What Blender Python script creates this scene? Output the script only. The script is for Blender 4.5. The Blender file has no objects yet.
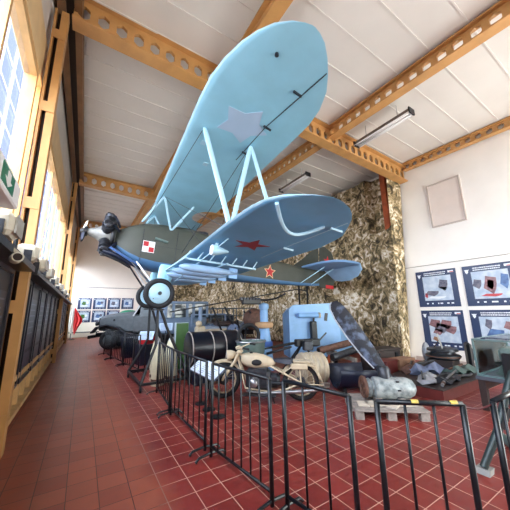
SKY, EXPO = 12.0, 0.42
import bpy, math, random
from mathutils import Vector as V, Matrix as M4
random.seed(7)
PI = math.pi
scene = bpy.context.scene
col = scene.collection

# ---------------------------------------------------------------- materials
def lin(c):
    return tuple(((x/255.)/12.92 if x/255. <= 0.04045 else ((x/255.+0.055)/1.055)**2.4) for x in c)
MATS = {}
def mat(name, rgb, rough=0.6, metal=0.0, var=0.0, scale=6.0, rgb2=None, bump=0.0, spec=0.5, coat=0.0, pos=(.36, .62)):
    if name in MATS: return MATS[name]
    m = bpy.data.materials.new(name); m.use_nodes = True
    nt = m.node_tree; b = nt.nodes['Principled BSDF']
    c = lin(rgb)
    b.inputs['Base Color'].default_value = (*c, 1)
    b.inputs['Roughness'].default_value = rough
    b.inputs['Metallic'].default_value = metal
    b.inputs['Specular IOR Level'].default_value = spec
    if coat: b.inputs['Coat Weight'].default_value = coat
    if var or rgb2 or bump:
        tc = nt.nodes.new('ShaderNodeTexCoord')
        n = nt.nodes.new('ShaderNodeTexNoise'); n.inputs['Scale'].default_value = scale
        n.inputs['Detail'].default_value = 6
        nt.links.new(tc.outputs['Object'], n.inputs['Vector'])
        if var or rgb2:
            r = nt.nodes.new('ShaderNodeValToRGB')
            c2 = lin(rgb2) if rgb2 else tuple(x*(1-var) for x in c)
            c1 = c if rgb2 else tuple(min(1, x*(1+var*0.6)) for x in c)
            r.color_ramp.elements[0].position = pos[0]; r.color_ramp.elements[0].color = (*c2, 1)
            r.color_ramp.elements[1].position = pos[1]; r.color_ramp.elements[1].color = (*c1, 1)
            nt.links.new(n.outputs['Fac'], r.inputs['Fac'])
            nt.links.new(r.outputs['Color'], b.inputs['Base Color'])
        if bump:
            bp = nt.nodes.new('ShaderNodeBump'); bp.inputs['Strength'].default_value = bump
            bp.inputs['Distance'].default_value = 0.02
            nt.links.new(n.outputs['Fac'], bp.inputs['Height'])
            nt.links.new(bp.outputs['Normal'], b.inputs['Normal'])
    MATS[name] = m
    return m

TAN = mat('tan_steel', (196, 146, 88), 0.5, 0, 0.12, 3)
TANW = mat('tan_timber', (206, 166, 112), 0.55, 0, 0.14, 4)
TAND = mat('brown_steel', (128, 92, 60), 0.55, 0, 0.15, 4)
WHITE = mat('white_wall', (240, 237, 232), 0.85, 0, 0.03, 1.5)
CEIL = mat('ceiling_sheet', (220, 215, 208), 0.42, 0, 0.05, 0.8)
BLACKM = mat('black_metal', (20, 22, 27), 0.42, 0.1, 0.2, 14)
BARM = mat('barrier_paint', (19, 25, 31), 0.34, 0.1, 0.2, 20)
NAVY = mat('navy_paint', (20, 27, 48), 0.45, 0.1, 0.25, 6)
RUBBER = mat('rubber', (26, 27, 31), 0.75, 0, 0.15, 20)
LBLUE = mat('light_blue_dope', (146, 200, 220), 0.5, 0, 0.06, 2.2)
LBLUE2 = mat('light_blue_paint', (132, 176, 222), 0.45, 0, 0.07, 4)
PBLUE = mat('pale_blue_enamel', (168, 205, 222), 0.4, 0, 0.05, 5)
GREEN = mat('dark_green_dope', (68, 71, 63), 0.6, 0, 0.1, 3)
OLIVE = mat('dark_olive', (50, 54, 48), 0.65, 0, 0.12, 4)
RED = mat('red_paint', (178, 26, 34), 0.5, 0, 0.08, 6)
WPAINT = mat('white_paint', (240, 238, 236), 0.5, 0)
CREAM = mat('cream_lamp_plastic', (205, 198, 178), 0.5, 0, 0.08, 9)
SAND = mat('sand_paint', (196, 181, 154), 0.45, 0, 0.08, 8)
SANDD = mat('sand_drum_paint', (178, 164, 142), 0.55, 0, 0.12, 9)
STEEL = mat('bare_steel', (150, 150, 152), 0.35, 0.8, 0.2, 12)
DSTEEL = mat('oily_steel', (62, 64, 70), 0.4, 0.6, 0.3, 16)
RUST = mat('rusty_steel', (104, 74, 62), 0.7, 0.2, 0.3, 10)
ORANGE = mat('orange_primer', (186, 92, 50), 0.7, 0, 0.25, 7)
WOODG = mat('grey_wood', (150, 142, 136), 0.8, 0, 0.2, 14)
CREAMB = mat('cream_shell_paint', (214, 206, 176), 0.5, 0, 0.1, 7)
GREYB = mat('grey_truck_paint', (92, 98, 102), 0.5, 0.1, 0.15, 5)
GREYBL = mat('blue_grey_truck_paint', (122, 142, 168), 0.5, 0.1, 0.1, 4)
GRGREEN = mat('grey_green_paint', (92, 112, 108), 0.5, 0.1, 0.15, 6)
LEAFG = mat('green_paint', (70, 110, 58), 0.5, 0, 0.12, 6)
PLINTH = mat('plinth_red', (104, 40, 36), 0.5, 0, 0.15, 6)
DARKB = mat('dark_brown', (52, 40, 38), 0.55, 0, 0.2, 8)
GLASSD = mat('dark_glass', (30, 40, 52), 0.08, 0.0)
BLADE = mat('scuffed_blade', (18, 23, 38), 0.42, 0.1, 0, 7, rgb2=(84, 98, 124), pos=(.32, .52))
ENGM = mat('weathered_aluminium', (168, 176, 178), 0.55, 0.4, 0, 11, rgb2=(108, 118, 122), bump=0.4)
LEATHER = mat('black_leather', (36, 40, 54), 0.5, 0, 0.1, 10)
CARD = mat('cardboard', (150, 112, 88), 0.8, 0, 0.15, 8)
PNAVY = mat('poster_navy', (40, 56, 92), 0.35, 0, 0.05, 4)
PINKW = mat('poster_white_print', (226, 232, 240), 0.4, 0)
PPALE = mat('poster_photo_pale', (166, 184, 206), 0.4, 0, 0, 7, rgb2=(196, 208, 222))
PDARK = mat('poster_photo_dark', (74, 76, 96), 0.4, 0, 0, 11, rgb2=(120, 116, 130))
PBROWN = mat('poster_photo_brown', (150, 112, 116), 0.4, 0, 0, 12, rgb2=(106, 74, 84))
PRED = mat('poster_red', (196, 72, 78), 0.4)
PBLU = mat('poster_photo_blue', (92, 126, 176), 0.4, 0, 0, 10, rgb2=(66, 92, 140))
BOARD = mat('display_black', (17, 18, 24), 0.4, 0, 0.1, 5)
BPRINT = mat('display_print', (28, 32, 46), 0.35, 0, 0, 5, rgb2=(46, 54, 72))
SIGNG = mat('exit_green', (20, 116, 84), 0.4)
YELT = mat('yellow_tape', (214, 190, 90), 0.5)
PALED = mat('overpainted_patch', (172, 194, 216), 0.5, 0, 0.03, 3)
VENT = mat('vent_panel', (226, 214, 206), 0.7, 0, 0.03, 3)
DASH = mat('slot_dark', (40, 28, 22), 0.8)
CLOTHR = mat('flag_red', (214, 44, 52), 0.7)
GLAREW = mat('flag_white_glare', (244, 240, 240), 0.7)

def tube_light_mat():
    m = bpy.data.materials.new('fluorescent_tube'); m.use_nodes = True
    b = m.node_tree.nodes['Principled BSDF']
    b.inputs['Base Color'].default_value = (.85, .84, .82, 1); b.inputs['Roughness'].default_value = .35
    return m
TUBE = tube_light_mat()

def glass_mat():
    m = bpy.data.materials.new('clear_glass'); m.use_nodes = True; nt = m.node_tree
    nt.nodes.clear()
    o = nt.nodes.new('ShaderNodeOutputMaterial'); mx = nt.nodes.new('ShaderNodeMixShader')
    t = nt.nodes.new('ShaderNodeBsdfTransparent'); t.inputs[0].default_value = (.92, .97, .98, 1)
    g = nt.nodes.new('ShaderNodeBsdfGlossy'); g.inputs['Roughness'].default_value = .04
    f = nt.nodes.new('ShaderNodeFresnel'); f.inputs[0].default_value = 1.5
    nt.links.new(f.outputs[0], mx.inputs[0]); nt.links.new(t.outputs[0], mx.inputs[1]); nt.links.new(g.outputs[0], mx.inputs[2])
    nt.links.new(mx.outputs[0], o.inputs[0])
    return m
GLASS = glass_mat()

def wired_glass_mat():
    # frosted lavender wired glass: daylight comes through it
    m = bpy.data.materials.new('wired_window_glass'); m.use_nodes = True; nt = m.node_tree
    nt.nodes.clear()
    o = nt.nodes.new('ShaderNodeOutputMaterial'); mx = nt.nodes.new('ShaderNodeMixShader')
    t = nt.nodes.new('ShaderNodeBsdfTransparent'); d = nt.nodes.new('ShaderNodeBsdfTranslucent')
    tc = nt.nodes.new('ShaderNodeTexCoord'); mp = nt.nodes.new('ShaderNodeMapping')
    mp.inputs['Rotation'].default_value = (0, PI/2, PI/2)
    br = nt.nodes.new('ShaderNodeTexBrick'); br.offset = 0; br.inputs['Scale'].default_value = 1.0
    br.inputs['Mortar Size'].default_value = .012; br.inputs['Mortar Smooth'].default_value = 0
    br.inputs['Brick Width'].default_value = .36; br.inputs['Row Height'].default_value = .36
    br.inputs['Color1'].default_value = (.80, .82, .92, 1); br.inputs['Color2'].default_value = (.84, .86, .94, 1)
    br.inputs['Mortar'].default_value = (.95, .95, .97, 1)
    nt.links.new(tc.outputs['Object'], mp.inputs[0]); nt.links.new(mp.outputs[0], br.inputs['Vector'])
    nt.links.new(br.outputs['Color'], t.inputs[0]); nt.links.new(br.outputs['Color'], d.inputs[0])
    mx.inputs[0].default_value = .008
    nt.links.new(t.outputs[0], mx.inputs[1]); nt.links.new(d.outputs[0], mx.inputs[2])
    nt.links.new(mx.outputs[0], o.inputs[0])
    return m
WGLASS = wired_glass_mat()

def floor_mat():
    m = bpy.data.materials.new('quarry_tiles'); m.use_nodes = True; nt = m.node_tree
    b = nt.nodes['Principled BSDF']; L = nt.links.new; N = nt.nodes.new
    tc = N('ShaderNodeTexCoord'); mp = N('ShaderNodeMapping'); mp.inputs['Location'].default_value = (-.03+.25*8, -.20+.25*20, 0)
    br = N('ShaderNodeTexBrick'); br.offset = 0; br.inputs['Scale'].default_value = 1
    br.inputs['Brick Width'].default_value = .25; br.inputs['Row Height'].default_value = .25
    br.inputs['Mortar Size'].default_value = .0042; br.inputs['Mortar Smooth'].default_value = .25
    br.inputs['Bias'].default_value = 0
    br.inputs['Color1'].default_value = (0, 0, 0, 1); br.inputs['Color2'].default_value = (1, 1, 1, 1)
    L(tc.outputs['Object'], mp.inputs[0]); L(mp.outputs[0], br.inputs['Vector'])
    sx = N('ShaderNodeSeparateXYZ'); L(tc.outputs['Object'], sx.inputs[0])
    ns = N('ShaderNodeTexNoise'); ns.inputs['Scale'].default_value = 1.3; ns.inputs['Detail'].default_value = 5
    L(tc.outputs['Object'], ns.inputs['Vector'])
    ad = N('ShaderNodeMath'); ad.operation = 'MULTIPLY_ADD'; ad.inputs[1].default_value = .5
    L(ns.outputs['Fac'], ad.inputs[0]); L(sx.outputs['X'], ad.inputs[2])
    wr = N('ShaderNodeMapRange'); wr.inputs['From Min'].default_value = .90; wr.inputs['From Max'].default_value = 1.2
    L(ad.outputs[0], wr.inputs['Value'])            # 0 = worn walkway, 1 = clean exhibit area
    def ramp2(a, c):
        x = N('ShaderNodeMix'); x.data_type = 'RGBA'
        x.inputs[6].default_value = (*lin(a), 1); x.inputs[7].default_value = (*lin(c), 1); return x
    worn = ramp2((166, 88, 64), (148, 74, 55)); L(br.outputs['Color'], worn.inputs[0])
    cln = ramp2((138, 51, 45), (120, 40, 36)); L(br.outputs['Color'], cln.inputs[0])
    tile = N('ShaderNodeMix'); tile.data_type = 'RGBA'; L(wr.outputs[0], tile.inputs[0]); L(worn.outputs[2], tile.inputs[6]); L(cln.outputs[2], tile.inputs[7])
    n2 = N('ShaderNodeTexNoise'); n2.inputs['Scale'].default_value = 9; n2.inputs['Detail'].default_value = 8
    L(tc.outputs['Object'], n2.inputs['Vector'])
    dirt = N('ShaderNodeMix'); dirt.data_type = 'RGBA'; dirt.blend_type = 'MULTIPLY'; dirt.inputs[0].default_value = .35
    dr = N('ShaderNodeMapRange'); dr.inputs['From Min'].default_value = .3; dr.inputs['From Max'].default_value = .7; dr.inputs['To Min'].default_value = .7; dr.inputs['To Max'].default_value = 1.15
    L(n2.outputs['Fac'], dr.inputs['Value']); L(tile.outputs[2], dirt.inputs[6]); L(dr.outputs[0], dirt.inputs[7])
    gr = ramp2((84, 52, 42), (206, 160, 142)); L(wr.outputs[0], gr.inputs[0])
    fin = N('ShaderNodeMix'); fin.data_type = 'RGBA'
    L(br.outputs['Fac'], fin.inputs[0]); L(dirt.outputs[2], fin.inputs[6]); L(gr.outputs[2], fin.inputs[7])
    L(fin.outputs[2], b.inputs['Base Color'])
    rr = N('ShaderNodeMapRange'); rr.inputs['To Min'].default_value = .30; rr.inputs['To Max'].default_value = .52
    L(n2.outputs['Fac'], rr.inputs['Value']); L(rr.outputs[0], b.inputs['Roughness'])
    bp = N('ShaderNodeBump'); bp.inputs['Strength'].default_value = .25; bp.inputs['Distance'].default_value = .004; bp.invert = True
    L(br.outputs['Fac'], bp.inputs['Height']); L(bp.outputs['Normal'], b.inputs['Normal'])
    return m

def camo_mat():
    m = bpy.data.materials.new('camouflage_net'); m.use_nodes = True; nt = m.node_tree
    b = nt.nodes['Principled BSDF']; L = nt.links.new; N = nt.nodes.new
    tc = N('ShaderNodeTexCoord')
    n1 = N('ShaderNodeTexNoise'); n1.inputs['Scale'].default_value = 4.0; n1.inputs['Detail'].default_value = 7; n1.inputs['Roughness'].default_value = .62; n1.inputs['Distortion'].default_value = 1.2
    n2 = N('ShaderNodeTexNoise'); n2.inputs['Scale'].default_value = .9; n2.inputs['Detail'].default_value = 3
    v = N('ShaderNodeTexVoronoi'); v.inputs['Scale'].default_value = 9; v.feature = 'DISTANCE_TO_EDGE'
    for n in (n1, n2, v): L(tc.outputs['Object'], n.inputs['Vector'])
    r = N('ShaderNodeValToRGB'); e = r.color_ramp.elements
    e[0].position = .36; e[0].color = (*lin((58, 48, 36)), 1)
    e[1].position = .66; e[1].color = (*lin((244, 236, 222)), 1)
    for p, c in ((.43, (104, 94, 66)), (.50, (156, 134, 98)), (.56, (196, 176, 138)), (.61, (228, 218, 198))):
        x = e.new(p); x.color = (*lin(c), 1)
    a = N('ShaderNodeMath'); a.operation = 'MULTIPLY_ADD'; a.inputs[1].default_value = .35; 
    L(n2.outputs['Fac'], a.inputs[0]); L(n1.outputs['Fac'], a.inputs[2])
    s = N('ShaderNodeMath'); s.operation = 'SUBTRACT'; s.inputs[1].default_value = .175; L(a.outputs[0], s.inputs[0])
    L(s.outputs[0], r.inputs['Fac'])
    L(r.outputs['Color'], b.inputs['Base Color']); b.inputs['Roughness'].default_value = .9
    bp = N('ShaderNodeBump'); bp.inputs['Strength'].default_value = .5; bp.inputs['Distance'].default_value = .03
    L(n1.outputs['Fac'], bp.inputs['Height']); L(bp.outputs['Normal'], b.inputs['Normal'])
    return m

# ---------------------------------------------------------------- mesh builder
def frame(d):
    d = V(d).normalized()
    a = V((0, 0, 1)) if abs(d.z) < .9 else V((1, 0, 0))
    x = d.cross(a).normalized(); y = d.cross(x).normalized()
    return x, y, d
class MB:
    def __init__(s): s.v = []; s.f = []; s.mi = []; s.sm = []; s.m = 0
    def face(s, f, smooth=False): s.f.append(tuple(f)); s.mi.append(s.m); s.sm.append(smooth)
    def box(s, c, d, rot=None, bev=0):
        """centre, full sizes, optional rotation matrix"""
        b = len(s.v); hx, hy, hz = (k/2 for k in d); c = V(c)
        if bev:
            k = min(bev, hx*.9, hy*.9, hz*.9)
            pts = []
            for z, o in ((-hz, k), (-hz+k, 0), (hz-k, 0), (hz, k)):
                x, y = hx-o, hy-o
                q = k if o == 0 else k*.4
                pts += [(-x+q, -y, z), (x-q, -y, z), (x, -y+q, z), (x, y-q, z), (x-q, y, z), (-x+q, y, z), (-x, y-q, z), (-x, -y+q, z)]
            for p in pts:
                p = V(p)
                if rot is not None: p = rot @ p
                s.v.append(c+p)
            for r in range(3):
                for i in range(8):
                    j = (i+1) % 8
                    s.face((b+r*8+i, b+r*8+j, b+r*8+8+j, b+r*8+8+i))
            s.face([b+7-i for i in range(8)]); s.face([b+24+i for i in range(8)])
            return s
        for z in (-hz, hz):
            for x, y in ((-hx, -hy), (hx, -hy), (hx, hy), (-hx, hy)):
                p = V((x, y, z))
                if rot is not None: p = rot @ p
                s.v.append(c+p)
        for f in ((3, 2, 1, 0), (4, 5, 6, 7), (0, 1, 5, 4), (1, 2, 6, 5), (2, 3, 7, 6), (3, 0, 4, 7)):
            s.face([b+i for i in f])
        return s
    def bb(s, x0, x1, y0, y1, z0, z1, bev=0):
        return s.box(((x0+x1)/2, (y0+y1)/2, (z0+z1)/2), (abs(x1-x0), abs(y1-y0), abs(z1-z0)), None, bev)
    def bar(s, p, q, w, h=None, up=None):
        """rectangular bar from p to q"""
        p = V(p); q = V(q); d = q-p; h = h or w
        if up is None: x, y, z = frame(d)
        else:
            z = d.normalized(); x = z.cross(V(up)).normalized(); y = x.cross(z)
        rot = M4((x, y, z)).transposed()
        if rot.determinant() < 0: rot = M4((-x, y, z)).transposed()
        return s.box((p+q)/2, (w, h, d.length), rot)
    def tube(s, pts, r, n=8, caps=True, smooth=True):
        """swept round tube; r number or list"""
        pts = [V(p) for p in pts]; rs = r if isinstance(r, (list, tuple)) else [r]*len(pts)
        b = len(s.v); px = None
        for i, p in enumerate(pts):
            d = (pts[min(i+1, len(pts)-1)]-pts[max(i-1, 0)])
            if d.length < 1e-9: d = V((0, 0, 1))
            d.normalize()
            if px is None: x, y, _ = frame(d)
            else:
                x = (px-d*px.dot(d)).normalized(); y = d.cross(x)
            px = x
            for k in range(n):
                t = 2*PI*k/n; s.v.append(p+(x*math.cos(t)+y*math.sin(t))*rs[i])
        for i in range(len(pts)-1):
            for k in range(n):
                j = (k+1) % n
                s.face((b+i*n+k, b+i*n+j, b+(i+1)*n+j, b+(i+1)*n+k), smooth)
        if caps:
            s.face([b+n-1-k for k in range(n)]); s.face([b+(len(pts)-1)*n+k for k in range(n)])
        return s
    def lathe(s, prof, o, d, n=20, smooth=True, a0=0, a1=2*PI):
        """profile [(along, radius)] about axis d through o"""
        x, y, z = frame(d); o = V(o); b = len(s.v); full = abs(a1-a0-2*PI) < 1e-6
        cnt = n if full else n+1
        for (t, r) in prof:
            for k in range(cnt):
                a = a0+(a1-a0)*k/n
                s.v.append(o+z*t+(x*math.cos(a)+y*math.sin(a))*r)
        for i in range(len(prof)-1):
            for k in range(n):
                j = (k+1) % cnt if full else k+1
                s.face((b+i*cnt+k, b+i*cnt+j, b+(i+1)*cnt+j, b+(i+1)*cnt+k), smooth)
        if full:
            if prof[0][1] > 1e-5: s.face([b+cnt-1-k for k in range(cnt)])
            if prof[-1][1] > 1e-5: s.face([b+(len(prof)-1)*cnt+k for k in range(cnt)])
        return s
    def torus(s, c, ax, R, r, n=28, m=10, sq=1.0):
        x, y, z = frame(ax); c = V(c); b = len(s.v)
        for i in range(n):
            a = 2*PI*i/n; rad = x*math.cos(a)+y*math.sin(a)
            for k in range(m):
                t = 2*PI*k/m; s.v.append(c+rad*(R+r*math.cos(t))+z*(r*sq*math.sin(t)))
        for i in range(n):
            for k in range(m):
                i2 = (i+1) % n; k2 = (k+1) % m
                s.face((b+i*m+k, b+i2*m+k, b+i2*m+k2, b+i*m+k2), True)
        return s
    def prism(s, out, dvec):
        """closed 3-D outline extruded by dvec"""
        out = [V(p) for p in out]; dvec = V(dvec); n = len(out); b = len(s.v)
        s.v += out; s.v += [p+dvec for p in out]
        s.face([b+n-1-i for i in range(n)]); s.face([b+n+i for i in range(n)])
        for i in range(n):
            j = (i+1) % n; s.face((b+i, b+j, b+n+j, b+n+i))
        return s
    def loft(s, rings, smooth=True, caps=True, closed=True):
        n = len(rings[0]); b = len(s.v)
        for r in rings: s.v += [V(p) for p in r]
        for i in range(len(rings)-1):
            for k in range(n if closed else n-1):
                j = (k+1) % n
                s.face((b+i*n+k, b+i*n+j, b+(i+1)*n+j, b+(i+1)*n+k), smooth)
        if caps and closed:
            s.face([b+n-1-k for k in range(n)]); s.face([b+(len(rings)-1)*n+k for k in range(n)])
        return s
    def ball(s, c, r, n=16, m=10, sc=(1, 1, 1)):
        c = V(c); b = len(s.v)
        for i in range(m+1):
            t = PI*i/m
            for k in range(n):
                a = 2*PI*k/n
                s.v.append(c+V((r*sc[0]*math.sin(t)*math.cos(a), r*sc[1]*math.sin(t)*math.sin(a), r*sc[2]*math.cos(t))))
        for i in range(m):
            for k in range(n):
                j = (k+1) % n; s.face((b+i*n+k, b+(i+1)*n+k, b+(i+1)*n+j, b+i*n+j), True)
        return s
    def xf(s, mtx):
        s.v = [mtx @ V(p) for p in s.v]; return s
    def build(s, name, m, parent=None, fix=True):
        me = bpy.data.meshes.new(name)
        me.from_pydata([tuple(p) for p in s.v], [], s.f)
        for k in (m if isinstance(m, (list, tuple)) else [m]): me.materials.append(k)
        me.polygons.foreach_set('material_index', s.mi)
        me.polygons.foreach_set('use_smooth', s.sm)
        if fix:
            import bmesh
            b = bmesh.new(); b.from_mesh(me); bmesh.ops.recalc_face_normals(b, faces=b.faces)
            for e in b.edges:
                if len(e.link_faces) == 2 and e.calc_face_angle(0) > .75: e.smooth = False
            b.to_mesh(me); b.free()
        me.update()
        o = bpy.data.objects.new(name, me); col.objects.link(o)
        if parent is not None: o.parent = parent
        return o

def tag(o, label=None, cat=None, group=None, kind=None):
    if label: o['label'] = label
    if cat: o['category'] = cat
    if group: o['group'] = group
    if kind: o['kind'] = kind
    return o
def thing(name, label, cat, loc=(0, 0, 0), rz=0, group=None):
    o = bpy.data.objects.new(name, None); o.empty_display_size = .2; col.objects.link(o)
    o.location = loc; o.rotation_euler = (0, 0, rz)
    return tag(o, label, cat, group)
def struct(name, mb, m, parent=None):
    o = mb.build(name, m, parent); o['kind'] = 'structure'; return o
def dup(root, loc, rz=None, label=None, group=None):
    r = root.copy(); col.objects.link(r); r.location = loc
    if rz is not None: r.rotation_euler = (0, 0, rz)
    if label: r['label'] = label
    if group: r['group'] = group
    for ch in list(root.children):
        c = ch.copy(); col.objects.link(c); c.parent = r
        for g in list(ch.children):
            d = g.copy(); col.objects.link(d); d.parent = c
    return r
def star_pts(c, r, u, w, rot=0, inner=.40):
    c = V(c); u = V(u); w = V(w); out = []
    for k in range(10):
        a = PI/2+rot+k*PI/5; q = r if k % 2 == 0 else r*inner
        out.append(c+u*(q*math.cos(a))+w*(q*math.sin(a)))
    return out
# ================================================================= SETTING
def zr(x, y):                      # roof plane
    return 6.85+.03*(y-4.6)-.02*(x+.5)
XL, XR, Y0, Y1 = -.9, 9.3, -2.6, 23.0
fl = MB().bb(XL-.3, XR+.3, Y0, Y1+.3, -.12, 0)
struct('floor', fl, floor_mat())

# ceiling: metal sheets with raised joints running across the hall
c = MB()
def slab(x0, x1, y0, y1, za, zb):
    b = len(c.v)
    for dz in (za, zb):
        for x, y in ((x0, y0), (x1, y0), (x1, y1), (x0, y1)): c.v.append(V((x, y, zr(x, y)+dz)))
    for f in ((3, 2, 1, 0), (4, 5, 6, 7), (0, 1, 5, 4), (1, 2, 6, 5), (2, 3, 7, 6), (3, 0, 4, 7)): c.face([b+i for i in f])
slab(XL-.3, XR+.3, Y0, Y1+.3, 0.03, .2)
y = Y0+.5
while y < Y1:
    slab(XL, XR, y, y+.03, .012, .035)
    y += .655
struct('ceiling', c, CEIL)

# far wall
struct('wall_far', MB().bb(XL-.3, XR+.3, Y1, Y1+.25, 0, 8), mat('far_wall_cream', (244, 234, 222), .85, 0, .03, 1))
struct('trim_1', MB().tube([(XL, Y1-.03, 3.5), (XR, Y1-.03, 3.46)], .025, 8), WOODG)
# right wall
struct('wall_right', MB().bb(XR, XR+.25, Y0, Y1, 0, 7.6), WHITE)
struct('baseboard_right', MB().bb(XR-.02, XR, Y0, 5.0, 0, .12), mat('grey_skirting', (190, 178, 172), .7))
struct('trim_2', MB().tube([(XR-.012, 5.1, 2.98), (XR-.012, Y0, 2.98)], .008, 6), WOODG)

# left wall: dado, window strip, lintel, upper wall
struct('wall_left', MB().bb(XL-.2, XL, Y0, Y1, 5.66, 7.6), mat('plaster_grey_white', (214, 206, 198), .85, 0, .05, 1.2))
d = MB().bb(XL-.2, XL, Y0, 20.3, 0, 2.42)
struct('wall_left.001', d, mat('dado_tan', (176, 138, 98), .7, 0, .12, 3))
COLY = (-2.3, 4.55, 11.8, 19.0)
struct('trim_3', MB().bb(XL-.16, XL+.03, Y0, Y1, 5.02, 5.68), mat('lintel_tan', (226, 196, 146), .5, 0, .08, 2.5))
struct('trim_4', MB().bb(XL, XL+.18, Y0, 20.2, .10, .17).bb(XL, XL+.14, Y0, 20.2, .62, .70), TANW)
r4 = MB()
y = 1.2
while y < 20:
    r4.bb(XL, XL+.12, y, y+.09, 0, .66); y += .62
struct('trim_5', r4, TANW)
# windows between the columns
def window(n, ya, yb):
    fr = MB()
    fr.bb(XL-.12, XL+.02, ya, yb, 2.42, 2.52); fr.bb(XL-.12, XL+.02, ya, yb, 4.92, 5.04)
    fr.bb(XL-.12, XL+.02, ya, ya+.08, 2.52, 4.92); fr.bb(XL-.12, XL+.02, yb-.08, yb, 2.52, 4.92)
    w = struct('window_%d' % n, fr, TANW)
    k = max(2, round((yb-ya)/1.4))
    for i in range(1, k):
        y = ya+(yb-ya)*i/k
        MB().bb(XL-.09, XL-.02, y-.03, y+.03, 2.5, 4.94).build('mullion', TANW, w)
    for i in range(k):
        a = ya+(yb-ya)*i/k; b = ya+(yb-ya)*(i+1)/k
        MB().bb(XL-.062, XL-.055, a+.02, b-.02, 2.5, 4.94).build('pane', WGLASS, w)
edges = [COLY[0]+.15]+[v for cy in COLY[1:] for v in (cy-.13, cy+.13)]+[Y1]
for i in range(0, len(edges)-1, 2): window(i//2+1, edges[i], edges[i+1])

dr_ = MB().bb(XL-.12, XL, 20.3, 20.4, 0, 2.42).bb(XL-.12, XL, 22.9, 23.0, 0, 2.42).bb(XL-.12, XL, 20.3, 23, 2.3, 2.42).bb(XL-.12, XL, 21.6, 21.7, 0, 2.3).bb(XL-.12, XL, 20.4, 22.9, 0, .12)
dr_ = struct('door_1', dr_, TANW)
MB().bb(XL-.07, XL-.06, 20.4, 21.6, .12, 2.3).build('pane', GLASS, dr_)
MB().bb(XL-.07, XL-.06, 21.7, 22.9, .12, 2.3).build('pane', GLASS, dr_)
# tall glazed building across the yard, seen aslant through the windows
fa = MB().bb(-30, -9, 22, 120, 0, 40)
fa.m = 1
for k in range(24): fa.bb(-9.02, -8.92, 22+k*4, 23.0+k*4, 0, 40)
for k in range(12): fa.bb(-9.02, -8.94, 22, 120, 2+k*3.2, 2.3+k*3.2)
struct('wall_outside', fa, [mat('outside_glazing', (66, 70, 100), .7, 0, .05, .3, spec=0), mat("outside_bands", (116, 116, 136), .8, spec=0)])
struct('ground', MB().bb(-60, XL-.3, -30, 140, -.2, -.06), mat('yard_paving', (150, 146, 140), .9, 0, .1, .4))
# wall behind the viewer, open on the right where daylight enters
struct('wall_back', MB().bb(XL-.3, 5.2, Y0-.2, Y0, 0, 7.5).bb(5.2, XR+.25, Y0-.2, Y0, 3.4, 7.5), WHITE)
# steel columns on the window wall: two channels with batten plates
def column(cy, lab):
    t = thing('steel_column', lab, 'column', (-.6, cy, 0), 0, 'battened columns on the window wall')
    top = zr(-.7, cy)-.5
    def lean(x0, x1, y0, y1, name, m, za=0, zb=None):
        zb = top if zb is None else zb
        r = [[(x0-.004*z, y0, z), (x1-.004*z, y0, z), (x1-.004*z, y1, z), (x0-.004*z, y1, z)] for z in (za, zb)]
        MB().loft(r, smooth=False).build(name, m, t)
    lean(-.125, -.03, -.08, .08, 'channel', TAN); lean(-.21, -.18, -.08, .08, 'channel', TAN); lean(-.18, -.125, .0, .04, 'web', DASH)
    for z in (.3, 1.62, 3.0, 4.5, 5.8):
        lean(-.21, -.03, -.092, -.08, 'batten_plate', TAN, z, z+.16)
    return t
column(COLY[1], 'tan battened steel column in window wall nearest the exit sign')
column(COLY[2], 'tan battened steel column in window wall at the second roof beam')
column(COLY[3], 'tan battened steel column in window wall nearest the far end wall')

# castellated beams: plate with hexagonal holes, flanges
def holed_web(p0, ex, L, h, nh, hw, hh, t, yv, mb):
    """web in the plane of ex and z, nh hexagonal openings, thickness t along yv"""
    p0 = V(p0); ex = V(ex).normalized(); ez = V((0, 0, 1)); yv = V(yv).normalized()
    pitch = L/nh
    for i in range(nh):
        xa = pitch*i; cx = xa+pitch/2; cz = h/2
        hexa = [(cx, cz-hh/2), (cx+hw, cz-hh*.27), (cx+hw, cz+hh*.27), (cx, cz+hh/2), (cx-hw, cz+hh*.27), (cx-hw, cz-hh*.27)]
        oc = [(cx, 0), (xa+pitch, 0), (xa+pitch, h), (cx, h), (xa, h), (xa, 0)]
        for side in (0, 1):
            b = len(mb.v)
            for (u, z) in oc+hexa: mb.v.append(p0+ex*u+ez*z+yv*(t*side))
            for k in range(6):
                j = (k+1) % 6
                mb.face((b+k, b+j, b+6+j, b+6+k))
        b = len(mb.v)
        for (u, z) in hexa:
            mb.v.append(p0+ex*u+ez*z); mb.v.append(p0+ex*u+ez*z+yv*t)
        for k in range(6):
            j = (k+1) % 6; mb.face((b+2*k, b+2*j, b+2*j+1, b+2*k+1))
def beam(name, p, q, h, lab, nh, hw=.11, hh=.20, flw=.26, grp=None, slots=False):
    """p, q: bottom centre line ends"""
    p = V(p); q = V(q); d = q-p; L = d.length; e = d.normalized(); s = V((0, 0, 1)).cross(e).normalized()
    t = thing(name, lab, 'beam', p, 0, grp)
    w = MB(); holed_web(V((0, 0, 0))-s*.03, e, L, h, nh, hw, hh, .06, s, w)
    w.build('web', TAN, t)
    for z in (.0, h-.03):
        MB().bar(V((0, 0, z+.015)), V((0, 0, z+.015))+e*L, flw, .03, V((0, 0, 1))).build('flange', TAN, t)
    return t
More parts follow.
